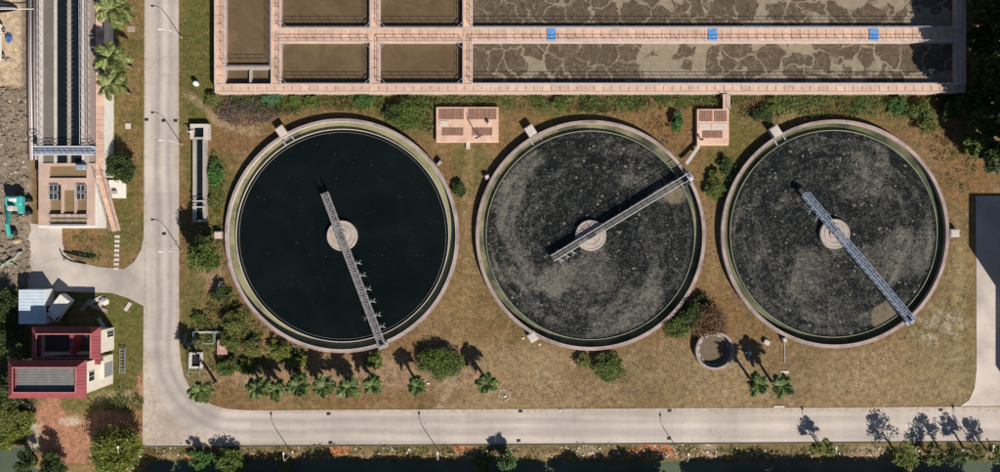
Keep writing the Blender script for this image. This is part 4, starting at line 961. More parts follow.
# blue-railed inspection pits near the left road bend
t = thing('inspection_pit', 'square inspection pit with pale collar near the road bend', 'pit', P(196.5,360)); so = t.location.copy()
k = MB()
for (x0,y0,x1,y1) in ((-1.1,-1.35,-.75,1.35),(.75,-1.35,1.1,1.35),(-.75,-1.35,.75,-1.0),(-.75,1.0,.75,1.35)): k.box(x0,y0,-.2,x1,y1,.3)
k.build('collar', M['conc_pale'], t); k = MB(); k.box(-.75,-1.0,-.18,.75,1.0,-.02); k.build('pit_shade_floor', M['black'], t)  # shallow floor coloured black to stand for the shade of a deep pit
k = MB()
for s in (-1,1): k.beam((s*.95,-2.6,.85),(s*.95,1.3,.85),.07); k.beam((s*.95,-2.6,-.1),(s*.95,-2.6,.85),.07); k.beam((s*.95,1.2,-.1),(s*.95,1.2,.85),.07)
k.beam((-.95,-1.9,.6),(.95,-1.9,.6),.06); k.build('guard_rail', M['blue_paint'], t)
t = thing('guard_frame', 'pale blue pipe guard frame above the inspection pit', 'guard rail', P(203,337))
k = MB()
for (a, b) in (((-2.6,-1.0),(2.2,-1.0)),((-1.2,1.0),(3.4,1.0)),((-2.6,-1.0),(-2.6,.6)),((2.2,-1.0),(2.2,1.0)),((-1.2,1.0),(-1.2,-1.0))):
    for zz in (.5,1.0): k.beam((*a,zz),(*b,zz),.07)
    for u in (0,1): e = a if u == 0 else b; k.beam((*e,-.1),(*e,1.0),.07)
k.build('rails', M['blue_paint'], t); k = MB(); k.bbox(-.6,.72,-.1,3.2,.97,.35,.04); k.build('plinth', M['conc_pale'], t)
c = P(223.5,346.5); t = thing('pink_manhole', 'small pink slab chamber among shrubs left of the black water tank', 'chamber', c)
k = MB(); k.bbox(-.85,-1.25,-.1,.85,1.25,.8,.12); k.build('body', M['pink_roof'], t); k = MB(); k.bbox(-.4,-.3,.8,.4,.5,.88,.03); k.build('lid', M['pink_conc'], t)
t = thing('blue_standpipe', 'pale blue standpipe on bare ground left of the black water tank', 'pipe', G(222,289)); k = MB(); k.tube([(0,-1.1,.0),(0,-1.1,1.0),(0,-.8,1.25),(0,.9,1.25),(0,1.2,1.0),(0,1.2,0)], .09, 8); k.build('pipe', M['blue_paint'], t); k = MB(); k.tube([(-.35,0,1.3),(.35,0,1.3)],.06,6); k.tube([(0,0,1.25),(0,0,1.6)],.05,6); k.build('valve_handle', M['rail_pale'], t)
k = MB(); k.lathe([(0,-.1),(.42,-.1),(.45,.55),(.4,.85),(.2,1.05),(0,1.1)], 20, closed=False); tag(k.build('vent_dome', M['white'], None, G(197,84), True), 'white domed vent cap at the corner of the basin shadow', 'vent')
# bits on the lawn
for (x, y, w_, d_, h, a, m, lb) in ((766,342,.95,.75,.5,-30,'conc_pale','pale concrete block on the lawn near the ring chamber'),(784.5,372,1.4,.5,.12,0,'conc_pale','flat concrete lid on the lawn above the palm pair'),(779,406.3,1.8,.35,.12,0,'conc_pale','short concrete apron at the road edge below the palm pair'),(216.5,234.5,1.1,1.0,.5,5,'conc','small concrete box against the left rim of the black water tank'),(128,126,.9,.9,.15,0,'conc_pale','small square concrete cover on grass left of the road'),(131,29,1.3,1.0,.12,0,'wood','square timber-edged bed beside the left palms')):
    if lb.startswith('small concrete box'): continue
    k = MB(); k.bbox(-w_/2,-d_/2,-.1,w_/2,d_/2,h,.04); o = k.build('concrete_block' if m != 'wood' else 'timber_bed', M[m], None, G(x,y)); o.rotation_euler = (0,0,R_(a)); tag(o, lb, 'concrete' if m != 'wood' else 'bed')
t = thing('hydrant_post', 'pale blue pipe assembly in the shade of the right palm pair', 'pipe', G(748,352)); k = MB(); k.tube([(0,0,-.1),(0,0,1.0)],.1,8); k.tube([(-.6,0,.6),(.6,0,.6)],.08,8); k.tube([(0,-.9,.35),(0,.8,.35)],.08,8); k.build('pipe', M['blue_paint'], t); k = MB(); k.lathe([(0,1.0),(.3,1.0),(.3,1.06),(0,1.06)],12,closed=False); k.build('handwheel', M['steel'], t)
k = MB(); k.bbox(-.09,-2.0,-.05,.09,2.0,.12,.02); tag(k.build('ground_pipe', M['conc'], None, G(784.5,350)), 'straight grey drain channel running from right tank to concrete lid', 'channel')
for (x, y, lb) in ((539.5,344,'bright white stone just below the middle tank'),(523,338,'small white stone beside the lower outlet box of middle tank'),(505,396,'white stone in the lawn near the road'),(428,383,'pale stone between two palms on the lower lawn'),(560,410,'little white stone at the road edge')):
    lump('white_stone', lb, 'stone', x, y, .28, .22, .22, M['white'], int(x))
# loops of half-buried stones on the lawn
t = thing('stone_ring', 'half ring of small stones in the lawn right of the lone palm', 'stones', G(504,395))
for i in range(12):
    a = R_(-150+270*i/11+60); k = MB(); k.bbox(-.12,-.1,-.05,.12,.1,.12,.03,Matrix.Translation((.85*math.cos(a),1.0*math.sin(a),0)) @ Matrix.Rotation(a,4,'Z')); k.build('stone', M['rock_pale'], t)

# ---------------------------------------------------------------- road drains
drains = [(146.5,119.5,'road drain at the left kerb, level with the flume head'),(163.5,120.5,'road drain in mid left road crossed by a lamp shadow'),(175.5,120.5,'road drain at the right edge of left road, by the flume head'),(164,233.5,'lone round-looking drain in left road near the yard entrance'),(328.5,413.5,'drain on the upper edge of bottom road below the left palms'),(330.5,442.3,'drain on the lower edge of bottom road below the left palms'),(520.5,410.8,'drain on upper edge of bottom road, below the stone ring'),(518.5,440.3,'drain on lower edge of bottom road, below the stone ring'),(669.5,410.3,'drain on upper edge of bottom road below the ring chamber'),(669,438,'drain on lower edge of bottom road beside red soil patch'),(940.5,409.6,'drain on upper edge of bottom road near the service road')]
for (x, y, lb) in drains:
    t = thing('drain_grate', lb, 'drain', P(x,y)+Vector((0,0,.012)), 0, 'road drains')
    k = MB(); k.box(-.33,-.25,.0,.33,.25,.006); k.build('pit', M['black'], t); k = MB()  # flat black plate paints in the shade of the opening below the bars
    for i in range(5): k.box(-.3+.135*i,-.22,.007,-.24+.135*i,.22,.02)
    k.build('bars', M['dark'], t)

# ---------------------------------------------------------------- street lamps
def lamp(px, py, ang, label, h=4.6, base_z=0):
    p = G(px,py); t = thing('street_lamp', label, 'street lamp', p, ang, 'white street lamps along the roads')
    k = MB(); pts = [(0,0,-.1),(0,0,h*.78),(.12,0,h*.9),(.42,0,h*.97),(.85,0,h*1.0),(1.15,0,h*1.005)]; k.tube(pts, [.075,.055,.05,.045,.04,.04], 8); k.build('pole', M['white'], t, smooth=True)
    k = MB(); k.bbox(1.1,-.13,h*1.0-.06,1.6,.13,h*1.0+.07,.04); k.build('lamp_head', M['white'], t)
    k = MB(); k.box(-.16,-.16,-.1,.16,.16,.05); k.build('base_plate', M['conc'], t)
for (x, y, lb) in ((181.5,37.5,'white street lamp on left road, nearest the top edge'),(181.5,144,'white street lamp on left road beside the flume'),(181.5,251,'white street lamp on left road opposite the yard entrance')): lamp(x, y, math.pi, lb)
for (x, y, lb) in ((292,453,'white street lamp by the canal, below the left row of palms'),(440,452.5,'white street lamp by the canal, left of an orange soil patch'),(681,454,'white street lamp by the canal beside large red soil patch'),(823,447.5,'white street lamp by the canal, with a small yellow-green tree'),(974,446,'white street lamp by the canal nearest the right edge'),(133,447,'white street lamp by the road corner, over the round-crowned tree')): lamp(x, y, math.pi/2, lb)
for (x, y, lb) in ((835.5,451,'short white marker post on the bank between two yellow-green trees'),(993,448,'short white marker post on the bank at far right')):
    k = MB(); k.tube([(0,0,-.2),(0,0,1.3)], .09, 8); k.bbox(-.12,-.12,1.3,.12,.12,1.42,.03); tag(k.build('marker_post', M['white'], None, G(x,y)), lb, 'post')
# building off the right edge whose shadow falls across the service road
t = thing('annex_building', 'plain building beyond the right edge shading the service road', 'building', (P(1030,330).x, P(1030,330).y, 0)); so = t.location.copy()
p, q = P(1001.5,242)-so, P(1075,295)-so; k = MB(); k.box(p.x,q.y,-.1,q.x,p.y,6.8); k.build('tall_block', M['cream'], t); k = MB(); k.bbox(p.x-.02,q.y-.02,6.801,q.x+.02,p.y+.02,7.0,.05); k.build('roof', M['grey_roof'], t)
p, q = P(1009.5,295.2)-so, P(1075,386)-so; k = MB(); k.box(p.x,q.y,-.1,q.x,p.y,2.9); k.build('low_block', M['cream'], t); k = MB(); k.bbox(p.x-.02,q.y-.02,2.901,q.x+.02,p.y-.05,3.05,.05); k.build('roof', M['grey_roof'], t)
# ---------------------------------------------------------------- palms
def frond_mesh(L, droop, nl, seed, m, lw=.5):
    rs = random.Random(seed); k = MB(); n = 7; sp = []
    for i in range(n+1):
        u = i/n; sp.append(Vector((L*u*(1-.12*u*droop), rs.uniform(-.03,.03), L*(.28*u-droop*.75*u*u))))
    vs = []; fs = []
    for i, p in enumerate(sp): wd = .035*(1-i/n)+.008; vs += [p+Vector((0,wd,.0)), p-Vector((0,wd,0))]
    for i in range(n): fs.append((2*i,2*i+1,2*i+3,2*i+2))
    k.add(vs, fs)
    for j in range(nl):
        u = .18+.8*j/(nl-1); i = min(int(u*n), n-1); f = u*n-i; p = sp[i]*(1-f)+sp[i+1]*f
        ln = lw*(.55+.9*math.sin(math.pi*min(1,u*.9+.1)))*rs.uniform(.8,1.1)
        for s in (-1, 1):
            tip = p+Vector((ln*.62, s*ln*.72, -ln*rs.uniform(.15,.5))); wv = Vector((.19,0,0))
            k.add([p-wv, p+wv, tip], [(0,1,2)])
    return k.mesh('frond', m)
FR = {'palm': [frond_mesh(2.35,.55+.12*i,15,i,M['palm'],.62) for i in range(4)], 'palm_dark': [frond_mesh(2.0,.5+.12*i,13,9+i,M['palm_dark'],.62) for i in range(4)]}
def palm(px, py, h, kind, label, nf=22, sc=1.0, seed=0, group='palm trees'):
    rs = random.Random(seed); p = G(px, py); t = thing('palm_tree', label, 'palm tree', p, rs.uniform(0,6), group); sc *= rs.uniform(.88,1.12); nf += rs.randint(-7,4)
    k = MB(); lx, ly = rs.uniform(-.3,.3), rs.uniform(-.3,.3); n = 9
    pts = [(lx*(i/n)**2, ly*(i/n)**2, -.15+(h-.35+.15)*i/n) for i in range(n+1)]
    k.tube(pts, [.24-.1*i/n+(.03 if i%2 else 0) for i in range(n+1)], 9); k.build('trunk', M['bark'], t, smooth=True)
    for i in range(nf):
        ring = i % 3; a = 2.399*i+rs.uniform(-.45,.45)
        tilt = [-.55, -.1, .32][ring]+rs.uniform(-.25,.25)           # rotation about local y: negative lifts the frond
        s = sc*[.78,1.0,1.0][ring]*rs.uniform(.7,1.15)
        obj('frond', rs.choice(FR[kind]), t, (lx,ly,h-.4), (rs.uniform(-.25,.25), tilt, a), (s,s,s))
    return t
palm(133,21,6.6,'palm','tall pale-green palm at the top left, uppermost of three by channel works',38,1.15,1)
palm(132,68,6.6,'palm','tall pale-green palm left of the road, middle of three by channel works',38,1.12,2)
palm(130.5,94,6.6,'palm','tall pale-green palm left of the road, lowest of three by channel works',36,1.08,3)
palm(216,382,7.4,'palm_dark','tall palm at the road bend beside the inspection pit',34,1.08,4)
for i, (x, y, h, sc, lb) in enumerate([(262,384,3.6,.95,'leftmost palm of the row along bottom road'),(281.5,384.5,3.4,.92,'second palm of the row along bottom road, from the left'),(303,381.5,3.6,1.0,'third palm of the row along bottom road, from the left'),(329.5,384.5,3.6,.95,'fourth palm of the row along bottom road, from the left'),(351.5,383,3.5,.95,'fifth palm of the row along bottom road, from the left'),(376,383,3.7,.98,'sixth palm of the row along bottom road, from the left'),(417,382,4.0,.88,'lone palm left of the big dark bush, above bottom road'),(485.5,378.5,4.3,.85,'lone palm right of the big dark bush, above bottom road'),(749.5,378,5.0,.9,'left palm of the pair below the ring chamber'),(771.5,381.5,5.0,.9,'right palm of the pair below the ring chamber')]):
    palm(x, y, h, 'palm_dark', lb, 34, sc, 10+i)

# ---------------------------------------------------------------- trees and bushes
def leaf_quads(rs, pts, size, flat=.5):
    n = len(pts); a = rs.rand(n)*2*np.pi; tilt = (rs.rand(n)-.5)*2.2*(1-flat*.3); b = rs.rand(n)*2*np.pi
    u = np.stack([np.cos(a), np.sin(a), np.zeros(n)], -1)
    nrm = np.stack([np.sin(tilt)*np.cos(b), np.sin(tilt)*np.sin(b), np.cos(tilt)], -1)
    u = u-nrm*(u*nrm).sum(1)[:,None]; u /= np.linalg.norm(u,axis=1)[:,None]+1e-9; v = np.cross(nrm, u)
    L = size*(.6+.8*rs.rand(n))[:,None]; Wd = L*.48
    V = np.stack([pts-u*L*.5, pts-v*Wd*.5, pts+u*L*.5, pts+v*Wd*.5], 1).reshape(-1,3)
    return V, np.arange(4*n).reshape(n,4)
def crown_pts(rs, rx, ry, rz, z0, nclump, per, cl=.36, hollow=.5):
    out = []; L_ = rs.randn(7,3); L_ /= np.linalg.norm(L_,axis=1)[:,None]; A_ = rs.rand(7)*.55-.22
    def lob(d): return 1+float((A_*np.clip(L_@d,0,1)**3).sum())
    for c in range(nclump):
        d = rs.randn(3); d /= np.linalg.norm(d); 
        if d[2] < -.35: d[2] *= -.6
        r = (hollow+(1-hollow)*rs.rand()**.7)*lob(d)
        cc = d*r; s = cl*(.6+.7*rs.rand()); p = rs.randn(int(per*(.6+.8*rs.rand())),3); p /= np.linalg.norm(p,axis=1)[:,None]+1e-9; p *= (rs.rand(len(p))**.45)[:,None]*s
        p[:,2] *= .7; out.append(cc+p)
    p = np.concatenate(out)*np.array([rx,ry,rz])+np.array([0,0,z0]); return p[p[:,2] > .03]
TREE_CACHE = {}
def tree_meshes(kind, seed, rx, ry, rz, h, m, leaf, nclump, per, trunk_r):
    key = (kind, seed, round(rx,1), round(ry,1), round(h,1))
    if key in TREE_CACHE: return TREE_CACHE[key]
    rs = np.random.RandomState(seed); rr = random.Random(seed)
    pts = crown_pts(rs, rx, ry, rz, h-rz*.9, nclump, per); V, F_ = leaf_quads(rs, pts, leaf)
    cm = np_mesh('crown', V, F_, M[m])
    k = MB(); top = h-rz*.4
    lean = (rr.uniform(-.2,.2), rr.uniform(-.2,.2)); zs = max(.25, h-rz*1.7)
    k.tube([(0,0,-.3),(lean[0]*.4,lean[1]*.4,zs*.5),(lean[0],lean[1],zs),(lean[0]*1.2,lean[1]*1.2,top)], [trunk_r*1.25,trunk_r,trunk_r*.8,trunk_r*.2], 7)
    for i in range(6):
        a = i*1.05+rr.uniform(-.3,.3); zb = zs*(.7+.1*i) if zs*(.7+.1*i) < top else top*.8; q = rr.uniform(.5,.8)
        k.tube([(lean[0],lean[1],min(zb,top*.9)),(rx*q*.5*math.cos(a),ry*q*.5*math.sin(a),min(zb,top*.9)+rz*.35),(rx*q*math.cos(a),ry*q*math.sin(a),min(zb,top*.9)+rz*.6)], [trunk_r*.5,trunk_r*.3,trunk_r*.1], 5)
    tm = k.mesh('trunk', M['bark']); TREE_CACHE[key] = (cm, tm); return cm, tm
def tree(name, px, py, rpx, h, m, label, cat='tree', seed=1, leaf=.34, dens=1.0, ry=None, group=None, rz=None, rot=None, parts=True, clumps=None):
    r = rpx/S; ry_ = (ry or rpx)/S; rz = rz or min(h*.48, max(r,ry_)*.85)
    nclump = clumps or max(24, int(26*r*ry_/4*dens)); nclump = min(nclump, 140); per = int(46*dens)
    cm, tm = tree_meshes(name+m, seed, r, ry_, rz, h, m, leaf, nclump, per, .07*h**.6)
    p = G(px, py); t = thing(name, label, cat, p, rot or 0, group); obj('trunk', tm, t); obj('crown', cm, t); return t
# wood on the right of the basin
wd = [(973,14,15,4.8,'leaf_mid','leafy green tree beside the basin end at the top right'),(971,45,13,4.4,'leaf_dark','dark low tree beside the basin end, above its corner'),(972,72,13,4.6,'leaf_mid','green tree beside the basin end, just above its corner'),(966,103,12,4.2,'leaf_dark','dark low tree directly below the basin corner'),(974,124,14,5.0,'leaf_mid','bright-topped green tree below and right of the basin corner'),(968,146,11,4.2,'leaf_mid','leafy green tree overhanging the brown clearing'),(980,158,12,5.0,'leaf_dark','dark tree above the shaded end of the service road'),(983,95,13,6.0,'leaf_dark','dark tree at the right edge level with the basin corner'),
      (988,25,20,9,'leaf_dark','tall dark tree at the right edge, near the top corner'),(992,62,19,9,'leaf_dark','tall dark tree at the right edge, second from the top'),(990,118,16,8,'leaf_dark','tall dark tree at the right edge above the clearing'),(997,145,16,8,'leaf_dark','tall dark tree at the right edge, lowest of the wood'),(986,-14,18,9,'leaf_dark','tall dark tree cut by the top right corner'),(978,85,14,7.5,'leaf_mid','tall green tree leaning out of the right edge by basin corner'),(978,52,18,11.5,'leaf_dark','very tall dark tree beyond the basin end, uppermost of the shade trees'),(982,78,18,11.5,'leaf_dark','very tall dark tree beyond the basin corner, crown past the right edge'),(979,104,18,11.5,'leaf_dark','very tall dark tree below the basin corner, crown past the right edge'),(985,132,18,11,'leaf_dark','very tall dark tree right of the clearing, crown past the right edge'),(990,160,17,10.5,'leaf_dark','very tall dark tree near the service road, crown past the right edge'),(969,66,17,12.5,'leaf_dark','tallest dark tree hard against the basin end wall'),(972,94,17,12.5,'leaf_dark','tallest dark tree just below the basin corner'),(971,122,16,12,'leaf_dark','tallest dark tree beside the brown clearing'),(956,104,9,2.6,'leaf_mid','low green shrub in the shade below the basin corner'),(945,112,9,2.0,'leaf_dark','low dark shrub in the shade between right tank and basin corner')]
for i, (x, y, r, h, m, lb) in enumerate(wd): tree('broadleaf_tree' if h > 3 else 'shrub', x, y, r, h, m, lb, 'tree' if h > 3 else 'shrub', 100+i, .55, 2.0, group='trees right of the basin' if h > 3 else None)
# canal bank trees
bk = [(125,447,22,5.0,'leaf_yellow','round yellow-green tree on the red soil by the road corner'),(37,458,11,3.6,'leaf_dark','dark small tree at the pond corner, bottom left'),(60,461,13,3.4,'leaf_dark','dark low tree on the lower edge of the red soil'),(203,458,9,2.2,'leaf_fresh','fresh green bank bush below the road corner'),(233,459,12,2.6,'leaf_mid','broad bank bush left of the canal lamp'),(283,463,8,1.6,'leaf_olive','low olive bush below the canal lamp'),(506,457,9,3.0,'leaf_fresh','bright green bush on the bank below the stone ring'),(484,463,8,2.0,'leaf_mid','low green bush on the bank left of the bright green one'),(818,444,8,3.2,'leaf_yellow','small yellow-green tree on the bank, left of two'),(893,448,13,4.4,'leaf_yellow','large yellow-green tree on the bank casting shade on the road'),(940,449,11,4.6,'leaf_dark','dark tree on the bank between yellow-green tree and service road'),(925,452,9,3.0,'leaf_mid','green bush left of the dark bank tree'),(963,447,8,4.0,'leaf_olive','olive green tree on the bank right of the dark tree'),(985,448,9,4.0,'leaf_mid','green tree on the bank close to the right edge')]
for i, (x, y, r, h, m, lb) in enumerate(bk): tree('bank_tree' if h >= 3 else 'bank_bush', x, y, r, h, m, lb, 'tree' if h >= 3 else 'bush', 200+i, .36, 0.85 if x > 800 else 1.6, group='trees and bushes on the canal bank')
rs = random.Random(5); x = 150
for i in range(40):                               # far bank, below the photo: only their shade reaches the canal
    x += rs.uniform(17,26)
    if i in (1, 12, 22, 27): x += 16
    if x > 1075: break
    if 985 < x < 1020 or 695 < x < 722 or 560 < x < 575: continue
    tree('far_bank_tree', x, rs.uniform(500,508), 18, 7.2+rs.uniform(-.7,.7), 'leaf_dark', 'tree on the far canal bank beyond the bottom edge, shading the water', 'tree', 300+i%3, .6, 1.3, group='far bank trees', rot=rs.uniform(0,6))
# trees at the left
lf = [(22,388,14,3.2,'leaf_dark','dark tree behind the left wall of the house'),(12,335,13,4.0,'leaf_dark','dark tree at the left edge, above the house roof'),(10,305,13,3.2,'leaf_dark','dark tree at the left edge beside the white shed'),(14,412,14,3.0,'leaf_olive','olive bush at the left edge below the house'),(28,425,11,2.4,'leaf_yellow','yellowish bush left of the red soil path'),(8,436,12,2.2,'leaf_yellow','pale yellow-green bush on the pond edge'),(30,350,10,4.0,'leaf_mid','green tree squeezed between house and left edge')]
for i, (x, y, r, h, m, lb) in enumerate(lf): tree('leafy_tree', x, y, r, h, m, lb, 'tree', 400+i, .38, 1.5)
tree('garden_tree', 128,170,13,3.6,'leaf_dark','small dark tree beside the long pink stair','tree',420,.32,2.0)
tree('garden_tree', 216,257,14,6.0,'leaf_mid','green tree between left road and the black water tank, below the flume','tree',421,.36,2.0)
tree('garden_tree', 203,250,9,3.2,'leaf_olive','olive tree at the lower end of the flume','tree',422,.34,2.0)
# bushes on the site
bs = [(443,361,21,2.1,'leaf_mid',14,'big dark green bush between two lone palms'),(607,365,15,1.9,'leaf_mid',13,'round green bush on the lawn below the middle tank'),(583,359,7.5,1.1,'leaf_olive',7,'small brownish bush left of the round green bush'),(677,327,13,1.9,'leaf_mid',12,'green bush touching the lower right rim of the middle tank'),(690,314,12,2.2,'leaf_dark',12,'dark bush behind the reddish bush by the ring chamber'),(706,320,16,2.4,'leaf_red',14,'reddish brown bush overhanging the ring chamber'),(409,113,15,1.9,'leaf_mid',12,'bush below basin wall, left of the wide pump chamber'),(393,112,8,1.5,'leaf_dark',8,'dark bush below basin wall, next to the larger bush'),(459,188,7,1.0,'leaf_dark',8,'dark low bush between left and middle tanks'),(714,190,9,1.3,'leaf_mid',10,'bush between middle tank bridge end and right tank'),(724,166,6,1.0,'leaf_dark',8,'dark little bush beside the right tank rim'),(713,176,6,1.0,'leaf_yellow',6,'yellowish small bush below the small pump chamber'),(762,116,9,1.3,'leaf_dark',8,'dark bush below the basin wall right of the pink stair'),(772,108,10,1.2,'leaf_mid',7,'green bush against the basin wall above right tank outlet'),(271,100,9,1.2,'leaf_bluegreen',6,'blue-green bush next to the brush pile'),(313,102,7,1.1,'leaf_mid',6,'green clump against the basin wall above the black water tank'),(294,100,5,.9,'leaf_mid',5,'small green clump right of the blue-green bush'),(366,100,9,1.2,'leaf_fresh',6,'bright clump against the basin wall left of the dark bush'),(676,122,7,1.4,'leaf_fresh',9,'bright bush left of the small pump chamber'),(917,112,12,1.8,'leaf_mid',10,'green bush under the basin wall near its right end'),(895,105,9,1.4,'leaf_fresh',8,'fresh bush under the basin wall left of the shaded end'),(925,125,11,1.7,'leaf_olive',10,'olive bush above the right tank near the wood'),
      (236,322,12,2.0,'leaf_olive',12,'olive shrub at the lower left rim of the black water tank'),(232,340,10,1.8,'leaf_mid',9,'green shrub right of the small pink slab chamber'),(254,346,12,1.7,'leaf_olive',9,'broad olive shrub below the black water tank, left part'),(281,351,12,1.4,'leaf_yellow',8,'broad olive shrub below the black water tank, right part'),(228,366,11,2.0,'leaf_mid',10,'green shrub between road bend palm and palm row'),(248,366,9,1.3,'leaf_yellow',7,'yellowish shrub above the palm row'),(299,360,8,1.2,'leaf_yellow',7,'small yellow-green shrub above the third palm'),(375,360,9,1.3,'leaf_mid',8,'small green shrub between palm row and tank rim'),(217,176,8,1.2,'leaf_fresh',14,'fresh green shrub right of the flume'),(218,200,9,1.0,'leaf_olive',14,'olive scrub right of the flume, lower part'),(222,292,9,1.4,'leaf_dark',9,'dark round shrub under the blue standpipe'),(200,318,6,.8,'leaf_mid',6,'small weed clump left of the guard frame'),(212,100,8,.9,'leaf_olive',7,'olive weed clump at the corner below the basin'),(560,103,8,1.1,'leaf_mid',6,'green clump against the basin wall above the middle tank'),(700,300,6,1.0,'leaf_dark',6,'little dark bush above the reddish bush')]
for i, (x, y, r, h, m, ry, lb) in enumerate(bs): tree('shrub', x, y, r, h, m, lb, 'bush', 500+i, .27, 1.7, ry=ry, rz=h*.62, group='bushes on the site')
# undergrowth along the basin foot, bank and shrub area: nobody could count it
def scatter(name, m, regions, n, size, hmax, seed, per=9, spread=.35, mask=None):
    rs = np.random.RandomState(seed); tot = sum(r[4] for r in regions); out = []
    for (x0,y0,x1,y1,wt) in regions:
        k = int(n*wt/tot); px = x0+(x1-x0)*rs.rand(k); py = y0+(y1-y0)*rs.rand(k)
        wx, wy = (px-500)/S, (236-py)/S; nn = fbm(wx, wy, .3, 4, seed); keep = nn > .53
        out.append(np.c_[wx[keep], wy[keep]])
    c = np.concatenate(out)
    ok = np.ones(len(c), bool)
    for (cx,cy,r) in TANKS: ok &= np.hypot(c[:,0]*S+500-cx, 236-c[:,1]*S-cy) > r+3
    for (x0,y0,x1,y1) in BLOCK: ok &= ~((c[:,0]*S+500 > x0)&(c[:,0]*S+500 < x1)&(236-c[:,1]*S > y0)&(236-c[:,1]*S < y1))
    c = c[ok]; zz = np.array([gz(a,b) for a,b in c]); sc = .35+1.3*rs.rand(len(c))**2
    P_ = np.repeat(np.c_[c, zz], per, 0); S_ = np.repeat(sc, per)
    o = rs.randn(len(P_),3); o[:,2] = np.abs(o[:,2]); P_ = P_+o*np.c_[S_*spread,S_*spread,S_*hmax*.5]; P_[:,2] += .04
    V, F_ = leaf_quads(rs, P_, size); return stuff(obj(name, np_mesh(name, V, F_, M[m])))
BLOCK = [(432,103,502,150),(693,105,733,150),(186,120,211,226),(187,350,206,370),(697,333,734,369),(141,-60,181,400),(33,-30,107,232),(20,280,116,400),(214,-30,968,90)]
BASE = [(216,93,965,108,4),(216,100,300,112,.6),(540,100,640,112,.5),(740,98,960,116,1.6),(380,96,435,130,.5)]
scatter('undergrowth', 'leaf_mid', BASE+[(205,300,300,372,1.5),(140,449,1000,458,.8),(182,225,225,270,.6),(110,372,143,400,.2),(85,395,143,410,.4),(0,290,20,400,.3)], 4300, .27, .6, 71)
scatter('olive_undergrowth', 'leaf_olive', BASE+[(205,295,310,372,2.2),(140,446,1000,458,.9),(205,150,225,250,.6),(0,395,40,440,.7),(60,232,140,260,.4),(940,140,975,185,.4)], 3800, .25, .45, 72)
scatter('fresh_undergrowth', 'leaf_fresh', BASE+[(182,225,225,270,.5),(205,150,225,200,.6),(720,150,745,200,.5)], 1300, .28, .6, 75)
scatter('dark_undergrowth', 'leaf_dark', BASE+[(205,300,300,372,1.2),(140,450,1000,458,.6)], 2200, .3, .6, 74)
scatter('dry_scrub', 'leaf_red', BASE+[(140,450,1000,459,1.2),(610,95,700,150,1),(930,120,970,190,.8),(195,140,225,230,.5)], 2300, .24, .4, 73)
def tufts(name, m, n, seed, want):
    rs = np.random.RandomState(seed); px = rs.rand(n)*1010-5; py = rs.rand(n)*475-8; wx, wy = (px-500)/S, (236-py)/S
    nn = fbm(wx, wy, .3, 3, seed); ok = rs.rand(n) < want(px, py, nn)
    for (cx,cy,r) in TANKS: ok &= np.hypot(px-cx, py-cy) > r+2
    for (x0,y0,x1,y1) in BLOCK+[(140,402,1010,448),(974,190,1010,410),(-10,-10,30,300),(28,222,145,308)]:
        if (x0,y0) == (28,222): ok &= ~((px > x0)&(px < x1)&(py > 262)&(py < 300)); ok &= ~((px > 28)&(px < 62)&(py > 222)&(py < 300)); continue
        ok &= ~((px > x0)&(px < x1)&(py > y0)&(py < y1))
    px, py, wx, wy = px[ok], py[ok], wx[ok], wy[ok]; zz = np.array([gz(a,b) for a,b in zip(wx,wy)]); g2 = zz > -1.0; wx, wy, zz = wx[g2], wy[g2], zz[g2]; k = len(wx)
    V = []; per = 5
    for b in range(per):
        a = rs.rand(k)*6.283; L = .1+.2*rs.rand(k); h = .03+.09*rs.rand(k); wd_ = .05+.05*rs.rand(k)
        bx, by = wx+rs.randn(k)*.08, wy+rs.randn(k)*.08
        V.append(np.stack([np.c_[bx-np.sin(a)*wd_,by+np.cos(a)*wd_,zz-.02], np.c_[bx+np.sin(a)*wd_,by-np.cos(a)*wd_,zz-.02], np.c_[bx+np.cos(a)*L,by+np.sin(a)*L,zz+h]], 1))
    V = np.concatenate(V).reshape(-1,3); return stuff(obj(name, np_mesh(name, V, np.arange(len(V)).reshape(-1,3), M[m])))
tufts('dry_grass', 'dry_blade', 42000, 81, lambda x, y, n: np.clip((n-.3)*3, .15, 1)*np.where((y > 345)&(x > 430), 1, .75)*np.where((y > 400)&(x < 100), .15, 1))
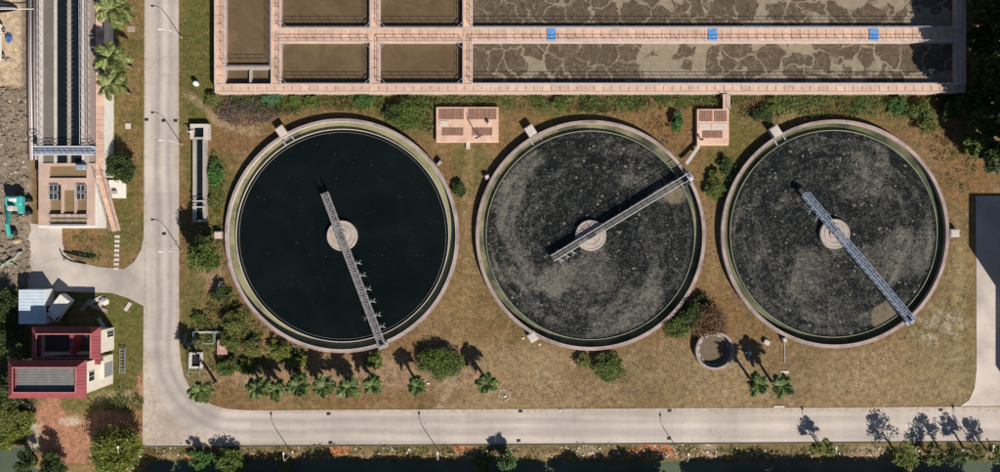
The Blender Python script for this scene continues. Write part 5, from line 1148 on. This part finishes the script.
tufts('green_grass', 'green_blade', 26000, 82, lambda x, y, n: np.clip((n-.42)*5, 0, 1)*np.where((y > 340)&(x > 430)&(y < 410), .02, .8)*np.where((y > 400)&(x < 100), .1, 1))
# dead brush pile
t = thing('brush_pile', 'purple-grey heap of dead twigs below the basin left corner', 'brush pile', G(247,110)); rs = random.Random(6); k = MB()
for i in range(900):
    a = rs.uniform(0,6.283); r = math.sqrt(rs.random()); x, y = 5.6*r*math.cos(a), 2.5*r*math.sin(a); h = .55*(1-r*r)*rs.uniform(.3,1)+.04; b = rs.uniform(0,6.283); L = rs.uniform(.25,.7)
    if abs(x) > 5.8 or abs(y) > 2.6: continue
    k.beam((x,y,h),(x+L*math.cos(b),y+L*math.sin(b),h+rs.uniform(-.1,.25)),.045)
stuff(k.build('twigs', M['twig'], t))
x = 0
# rubble stones
def stones(name, m, regs, n, seed, s0, s1):
    rs = random.Random(seed); k = MB()
    for i in range(n):
        r = rs.choice(regs); px, py = rs.uniform(r[0],r[2]), rs.uniform(r[1],r[3]); p = G(px,py); q = rs.uniform(s0,s1)*rs.random()**1.5+.05
        if any(b[0]-1 < px < b[2]+1 and b[1]-1 < py < b[3]+1 for b in BLOCK) or any(math.hypot(px-c[0],py-c[1]) < c[2]+2 for c in TANKS): continue
        vs = [Vector((rs.uniform(.7,1.2)*sx, rs.uniform(.7,1.2)*sy, rs.uniform(.5,.9)*sz))*q for sx in (-1,1) for sy in (-1,1) for sz in (-.5,1)]
        Mx = Matrix.Translation(p) @ Matrix.Rotation(rs.uniform(0,6),4,'Z'); k.add([Mx @ v for v in vs], [(0,1,3,2),(4,6,7,5),(0,4,5,1),(2,3,7,6),(1,5,7,3),(0,2,6,4)])
    return stuff(k.build(name, M[m]))
stones('rubble', 'rock', [(-5,90,28,195),(-5,215,28,290),(14,240,30,290)], 900, 21, .12, .4)
stones('pale_rubble', 'rock_pale', [(140,447,1000,457),(-5,90,28,290),(560,444,720,458)], 520, 22, .06, .16)
